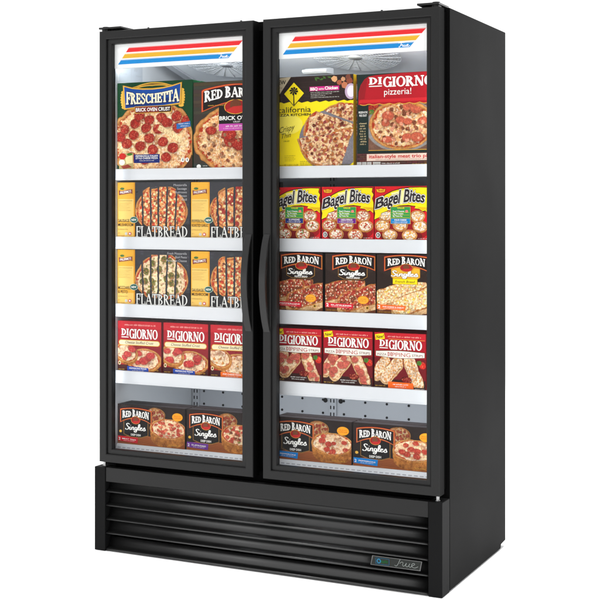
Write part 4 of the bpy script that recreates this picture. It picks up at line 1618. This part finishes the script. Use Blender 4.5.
def d_deepdish(c, w, h, v):
    q = (20, 60, 322, 240)
    a = Art(w, h, q)
    a.rect(20, 60, 322, 240, rgb(36, 25, 23), 1)
    a.poly(curve([(20, 212), (80, 200), (150, 196), (230, 206), (322, 214)], 4) + [(322, 240), (20, 240)], rgb(156, 84, 40), 2)
    for k in range(4):
        a.strip(curve([(20, 218 + k * 6), (120, 206 + k * 7), (220, 212 + k * 7), (322, 220 + k * 5)]), .0012, rgb(120, 60, 28), 3)
    base = a
    p = Pic(a, 140, 66, 322, 238, .0012, v['seed'])
    p.pizza(192, 98, 44, 28, 0, (dict(col=rgb(176, 70, 50), r=6 * p.s, step=15 * p.s, seed=3),), .0, .7, .15, wall=18)
    k = p.C * .55
    p.C = k
    tops = tuple(dict(col=cc, r=rr * p.s, step=ss * p.s, seed=v['seed'] + j, flat=.7, rim=.75, var=.2) for j, (cc, rr, ss) in enumerate(v['tops']))
    p.pizza(248, 158, 82, 40, 0, tops, .35, .3, .12, wall=40)
    p.build('pizza_picture', c, 4)
    a = Art(w, h, q)
    a.poly([(48, 128), (160, 128), (160, 196), (128, 208), (80, 208), (48, 196)], rgb(150, 110, 50), 5)
    a.poly([(50, 128), (158, 128), (158, 194), (127, 205), (81, 205), (50, 194)], BLACK, 6)
    script_singles(a, 60, 178, 152, 34, .0034, WH, 9)
    sans_text(a, 'DEEP DISH', 82, 200, 126, 9, WH, 8, .02)
    arch_badge(a, 38, 172, 78, 138, 10)
    a.cut('logo', c)
    a.ell(290, 100, 23, 18, rgb(246, 160, 30), 6)
    greek(a, 276, 306, 94, 4, rgb(200, 60, 20), 7, 1)
    greek(a, 272, 308, 102, 4, rgb(200, 60, 20), 7, 2)
    a.poly([(22, 205), (114, 208), (112, 234), (22, 228)], v['col'], 6)
    sans_text(a, '2', 26, 224, 33, 12, WH, 7, .02)
    sans_text(a, v['t1'], 0, 0, 0, 0, WH, 7, .01, warp=lambda u_, v_: (42 + 62 * u_, 220 + 2 * u_ - 6 * v_))
    greek(a, 48, 98, 224, 2.5, WH, 7, 3)
    a.ell(34, 184, 6, 6, GOLD, 6)
    greek(a, 250, 300, 226, 4, GOLD, 6, 5)
    base.take(a)
    base.build('front_panel', c)


# ------------------------------------------------------------------ set the cartons on the shelves
BODY = {}


def body_mat(col):
    if col not in BODY:
        BODY[col] = principled('carton_card', col, .48, .09, var=.05, vscale=9)
    return BODY[col]


def carton(name, cat, label, x0, w, z, h, depth, y, col, design, var=None, rz=0.0):
    bm = bmesh.new()
    box(bm, -w / 2, w / 2, 0.0, depth, 0.0, h, 0.0018, 3)
    o = obj(name, bm, body_mat(col), None)
    tag(o, label, cat)
    # tuck-flap seam down the sides and along the top
    bm = bmesh.new()
    for s in (-1, 1):
        box(bm, s * (w / 2 + .0001) - .0002, s * (w / 2 + .0001) + .0002, depth * .08, depth * .085 + .0006, .006, h - .006)
    box(bm, -w / 2 + .006, w / 2 - .006, depth * .80, depth * .80 + .0008, h - .0001, h + .0003)
    obj('flap_seam', bm, M['hole'], o)
    design(o, w, h, var or {})
    o.location = (x0 + w / 2, y, z)
    o.rotation_euler = (0, 0, R(rz))
    return o


def copy_behind(src, label, group, n, gap, jit, seed, dx=0.0):
    rs = random.Random(seed)
    d = max(v.co.y for v in src.data.vertices)
    for k in range(n):
        c = src.copy()
        scene.collection.objects.link(c)
        for ch in src.children:
            k2 = ch.copy()
            scene.collection.objects.link(k2)
            k2.parent = c
        c.location = (src.location.x + dx + (rs.random() - .5) * jit, src.location.y + (k + 1) * (d + gap), src.location.z)
        c.rotation_euler = (0, 0, R((rs.random() - .5) * 1.2))
        c['label'] = label
        c['group'] = group


S = [b - 0.0035 + 0.0004 for _, b in SHELVES]      # standing heights
SB = 0.3924
Y0 = 0.101
SHORT = {
    'red stuffed crust carton with pepperoni and blue tag, against the left wall': 'blue tagged stuffed crust carton at the left wall',
    'red stuffed crust carton with pepperoni and blue tag, between two red cartons': 'blue tagged stuffed crust carton between two others',
    'red stuffed crust carton with plain cheese and orange tag': 'orange tagged stuffed crust carton',
    'red snack carton with navy strip, leftmost of the three bagel cartons': 'bagel carton with the navy strip',
    'red snack carton with purple strip, middle of the three bagel cartons': 'bagel carton with the purple strip',
    'red snack carton with light blue strip, rightmost of the three bagel cartons': 'bagel carton with the light blue strip',
    'dark french bread pizza carton with red meat topping, beside the right door handle': 'french bread carton beside the right door handle',
    'dark french bread pizza carton with red meat topping, in the middle of its row': 'french bread carton in the middle of its row',
    'dark french bread carton with yellow name panel and plain cheese bread': 'french bread carton with the yellow panel',
    'red dipping strips carton with pepperoni, leftmost, cut by the door frame': 'leftmost dipping strips carton',
    'red dipping strips carton with pepperoni, between two red cartons': 'middle dipping strips carton',
    'red dipping strips carton with plain cheese strips and orange tag': 'orange tagged dipping strips carton',
    'dark deep dish pizza carton with red tag, bottom left corner of the freezer': 'deep dish carton with the red tag',
    'dark deep dish pizza carton with purple tag': 'deep dish carton with the purple tag',
    'dark deep dish pizza carton with blue tag, left of its twin on the bottom shelf': 'left blue tagged deep dish carton',
    'dark deep dish pizza carton with blue tag, right of its twin on the bottom shelf': 'right blue tagged deep dish carton',
}
PC, PCAT = 'pizza_carton', 'pizza box'

o = carton(PC, PCAT, 'big green carton with blue name panel and a whole pepperoni pizza, top left shelf', 0.0385, .330, S[0], .334, .034, Y0, rgb(14, 84, 44), d_freschetta, None, .3)
copy_behind(o, 'green carton standing directly behind the big green pepperoni pizza carton', 'green cartons behind the front one', 2, .002, .006, 1)
o = carton(PC, PCAT, 'big brown carton with arched name, black panel and pink band, beside the green carton', 0.3735, .334, S[0], .322, .034, Y0, rgb(46, 42, 40), d_redbaron_big, None, -.3)
copy_behind(o, 'brown carton standing directly behind the big brown carton with the pink band', 'brown cartons behind the front one', 2, .002, .006, 2, -.003)
o = carton(PC, PCAT, 'big yellow carton with a palm tree diamond and sliced chicken pizza', 0.7105, .306, S[0], .324, .030, Y0, rgb(214, 182, 18), d_california, None, .2)
copy_behind(o, 'yellow carton standing directly behind the yellow carton with the palm tree', 'yellow cartons behind the front one', 3, .002, .006, 3, .009)
o = carton(PC, PCAT, 'big carton with red awning over a meat pizza, beside the yellow carton', 1.0305, .305, S[0], .320, .034, Y0, rgb(150, 20, 30), d_digiorno_big, None, -.2)
copy_behind(o, 'red carton standing directly behind the big carton with the red awning', 'red awning cartons behind the front one', 2, .002, .006, 4, -.002)

FCAT = 'flatbread box'
saus = [dict(col=rgb(206, 60, 30), r=9, step=27, rim=.8), dict(col=MEAT, r=9, step=42), dict(col=rgb(240, 214, 160), r=8, step=30, rim=.9)]
pept = [dict(col=PEP, r=19, step=50), dict(col=rgb(240, 214, 160), r=7, step=32, rim=.9)]
pest = [dict(col=rgb(96, 96, 36), r=21, step=66, rim=.8, var=.5), dict(col=rgb(140, 136, 60), r=6, step=36)]
O1, O2, O3 = [10, -18, 4, -22, -8, 14], [8, -10, 6, -20, 0, 14], [14, 2, -10, -26, -6, 12]
L1 = ((420, 'Mozzarella'), (444, 'Sausage'), (428, 'Mushrooms'), (458, 'Onion'), (476, 'Basil'))
L2 = ((378, 'Fresh Mozzarella'), (432, 'Basil Pesto'), (372, 'Parmesan Cheese'))
for (x0, sh, lab, sl, var, hh) in (
        (0.0385, 1, 'flatbread carton with red sausage strips and yellow side panel, in the upper row of flatbreads',
         'the sausage strip flatbread on the upper shelf',
         dict(seed=12, tops=saus, offs=O1, white=.0, red=1.0, t1='SAUSAGE &', t2='MUSHROOM', w1=96, w2=106, lines=L1), .211),
        (0.3635, 1, 'flatbread carton with round pepperoni slices beside the upper handle end',
         'the flatbread with round pepperoni slices',
         dict(seed=23, tops=pept, offs=O2, white=.05, red=.8, t1='PEPPERONI &', t2='ROASTED GARLIC', w1=98, w2=108, lines=L1), .209),
        (0.0385, 2, 'flatbread carton with pale cheese and green pesto patches',
         'the green pesto flatbread',
         dict(seed=34, warm=(1, .95, .74), tops=pest, offs=O3, white=.55, red=.05, t1='MOZZARELLA', t2='& PESTO', w1=104, w2=66, lines=L2), .2105),
        (0.3635, 2, 'flatbread carton with red sausage strips, to the right of the green pesto one',
         'the sausage strip flatbread beside the pesto one',
         dict(seed=45, tops=saus, offs=O1, white=.0, red=1.0, t1='SAUSAGE &', t2='MUSHROOM', w1=96, w2=106, lines=L1), .208)):
    o = carton('flatbread_carton', FCAT, lab, x0, .3195, S[sh], hh, .062, Y0, rgb(34, 33, 36), d_flatbread, var, 0)
    copy_behind(o, 'flatbread carton hidden behind ' + sl, 'flatbread cartons behind ' + sl, 1, .003, .006, 5)

for (x0, lab, pep, dy, rz) in ((0.0405, 'red stuffed crust carton with pepperoni and blue tag, against the left wall', True, 0, .6),
                               (0.2410, 'red stuffed crust carton with pepperoni and blue tag, between two red cartons', True, 0.004, -.4),
                               (0.4450, 'red stuffed crust carton with plain cheese and orange tag', False, 0.002, .2)):
    o = carton(PC, PCAT, lab, x0, .1925, S[3], .193, .052, Y0 + dy, rgb(150, 16, 30), d_stuffed, dict(seed=int(x0 * 100), pep=pep), rz)
    copy_behind(o, 'red carton hidden behind the ' + SHORT[lab], 'red cartons behind the ' + SHORT[lab], 1, .004, .010, 6, .004)

BT = lambda c1, c2: [(c1, 7, 16), (c2, 6, 26), (rgb(250, 244, 230), 6, 18)]
for (x0, lab, var) in (
        (0.6935, 'red snack carton with navy strip, leftmost of the three bagel cartons', dict(seed=51, tops=BT(rgb(186, 60, 40), rgb(96, 130, 60)), col=rgb(24, 44, 130), t1='SUPREME', mark=False)),
        (0.8960, 'red snack carton with purple strip, middle of the three bagel cartons', dict(seed=62, tops=BT(rgb(190, 56, 40), rgb(200, 90, 50)), col=rgb(110, 34, 140), t1='CHEESE & PEPPERONI', mark=True)),
        (1.0965, 'red snack carton with light blue strip, rightmost of the three bagel cartons', dict(seed=73, tops=BT(rgb(240, 190, 90), rgb(224, 150, 60)), col=rgb(0, 130, 200), t1='FOUR CHEESE', mark=True))):
    o = carton('bagel_snack_carton', 'snack box', lab, x0, .1965, S[1], .187, .058, Y0, rgb(170, 18, 28), d_bagel, var, (x0 - .9) * 2.5)
    copy_behind(o, 'red carton hidden behind the ' + SHORT[lab], 'red snack cartons behind the ' + SHORT[lab], 1, .003, .006, 7)

FT = [(rgb(166, 46, 36), 20, 30), (MEAT, 14, 40), (rgb(240, 216, 186), 5, 24), (rgb(190, 96, 66), 7, 32)]
for (x0, lab, var) in (
        (0.7085, 'dark french bread pizza carton with red meat topping, beside the right door handle', dict(seed=81, tops=FT, cheese=False, col=rgb(216, 30, 52), t1='PEPPERONI')),
        (0.9095, 'dark french bread pizza carton with red meat topping, in the middle of its row', dict(seed=92, tops=FT, cheese=False, col=rgb(216, 30, 52), t1='SUPREME')),
        (1.1045, 'dark french bread carton with yellow name panel and plain cheese bread', dict(seed=103, tops=[(rgb(246, 206, 90), 8, 24), (rgb(252, 236, 190), 8, 22), (rgb(236, 150, 70), 5, 40)], cheese=True, col=rgb(240, 110, 40), t1='FIVE CHEESE & GARLIC'))):
    o = carton(PC, PCAT, lab, x0, .1905, S[2], .2085, .058, Y0, rgb(34, 28, 26), d_french, var, (.9 - x0) * 2.2)
    copy_behind(o, 'dark carton hidden behind the ' + SHORT[lab], 'dark cartons behind the ' + SHORT[lab], 1, .003, .006, 8)

for (x0, lab, pep, sd) in ((0.7085, 'red dipping strips carton with pepperoni, leftmost, cut by the door frame', True, 7),
                           (0.9020, 'red dipping strips carton with pepperoni, between two red cartons', True, 8),
                           (1.0965, 'red dipping strips carton with plain cheese strips and orange tag', False, 9)):
    o = carton(PC, PCAT, lab, x0, .1860, S[3], .193, .052, Y0, rgb(140, 16, 28), d_dipping, dict(seed=sd, pep=pep), (sd - 8) * .5)
    copy_behind(o, 'red carton hidden behind the ' + SHORT[lab], 'red dipping cartons behind the ' + SHORT[lab], 2, .004, .008, 9)

DT = [(rgb(186, 66, 50), 9, 20), (rgb(220, 120, 90), 6, 26)]
DT2 = [(rgb(186, 66, 50), 9, 24), (rgb(110, 130, 50), 5, 26), (MEAT, 6, 28)]
DT3 = [(rgb(180, 58, 44), 12, 27)]
for (x0, lab, var, rz, dy) in (
        (0.0385, 'dark deep dish pizza carton with red tag, bottom left corner of the freezer', dict(seed=111, tops=DT, col=rgb(206, 24, 40), t1='MEAT TRIO'), -.6, 0),
        (0.3425, 'dark deep dish pizza carton with purple tag', dict(seed=122, tops=DT2, col=rgb(110, 50, 150), t1='SUPREME'), .3, 0.004),
        (0.7105, 'dark deep dish pizza carton with blue tag, left of its twin on the bottom shelf', dict(seed=133, tops=DT3, col=rgb(0, 130, 214), t1='PEPPERONI'), -.3, 0),
        (1.0150, 'dark deep dish pizza carton with blue tag, right of its twin on the bottom shelf', dict(seed=144, tops=DT3, col=rgb(0, 130, 214), t1='PEPPERONI'), .2, 0.003)):
    o = carton(PC, PCAT, lab, x0, .2990, SB, .1515, .046, Y0 + dy, rgb(30, 25, 26), d_deepdish, var, rz)
    copy_behind(o, 'dark carton lined up behind the ' + SHORT[lab], 'dark cartons behind the ' + SHORT[lab], 1, .006, .012, 10)
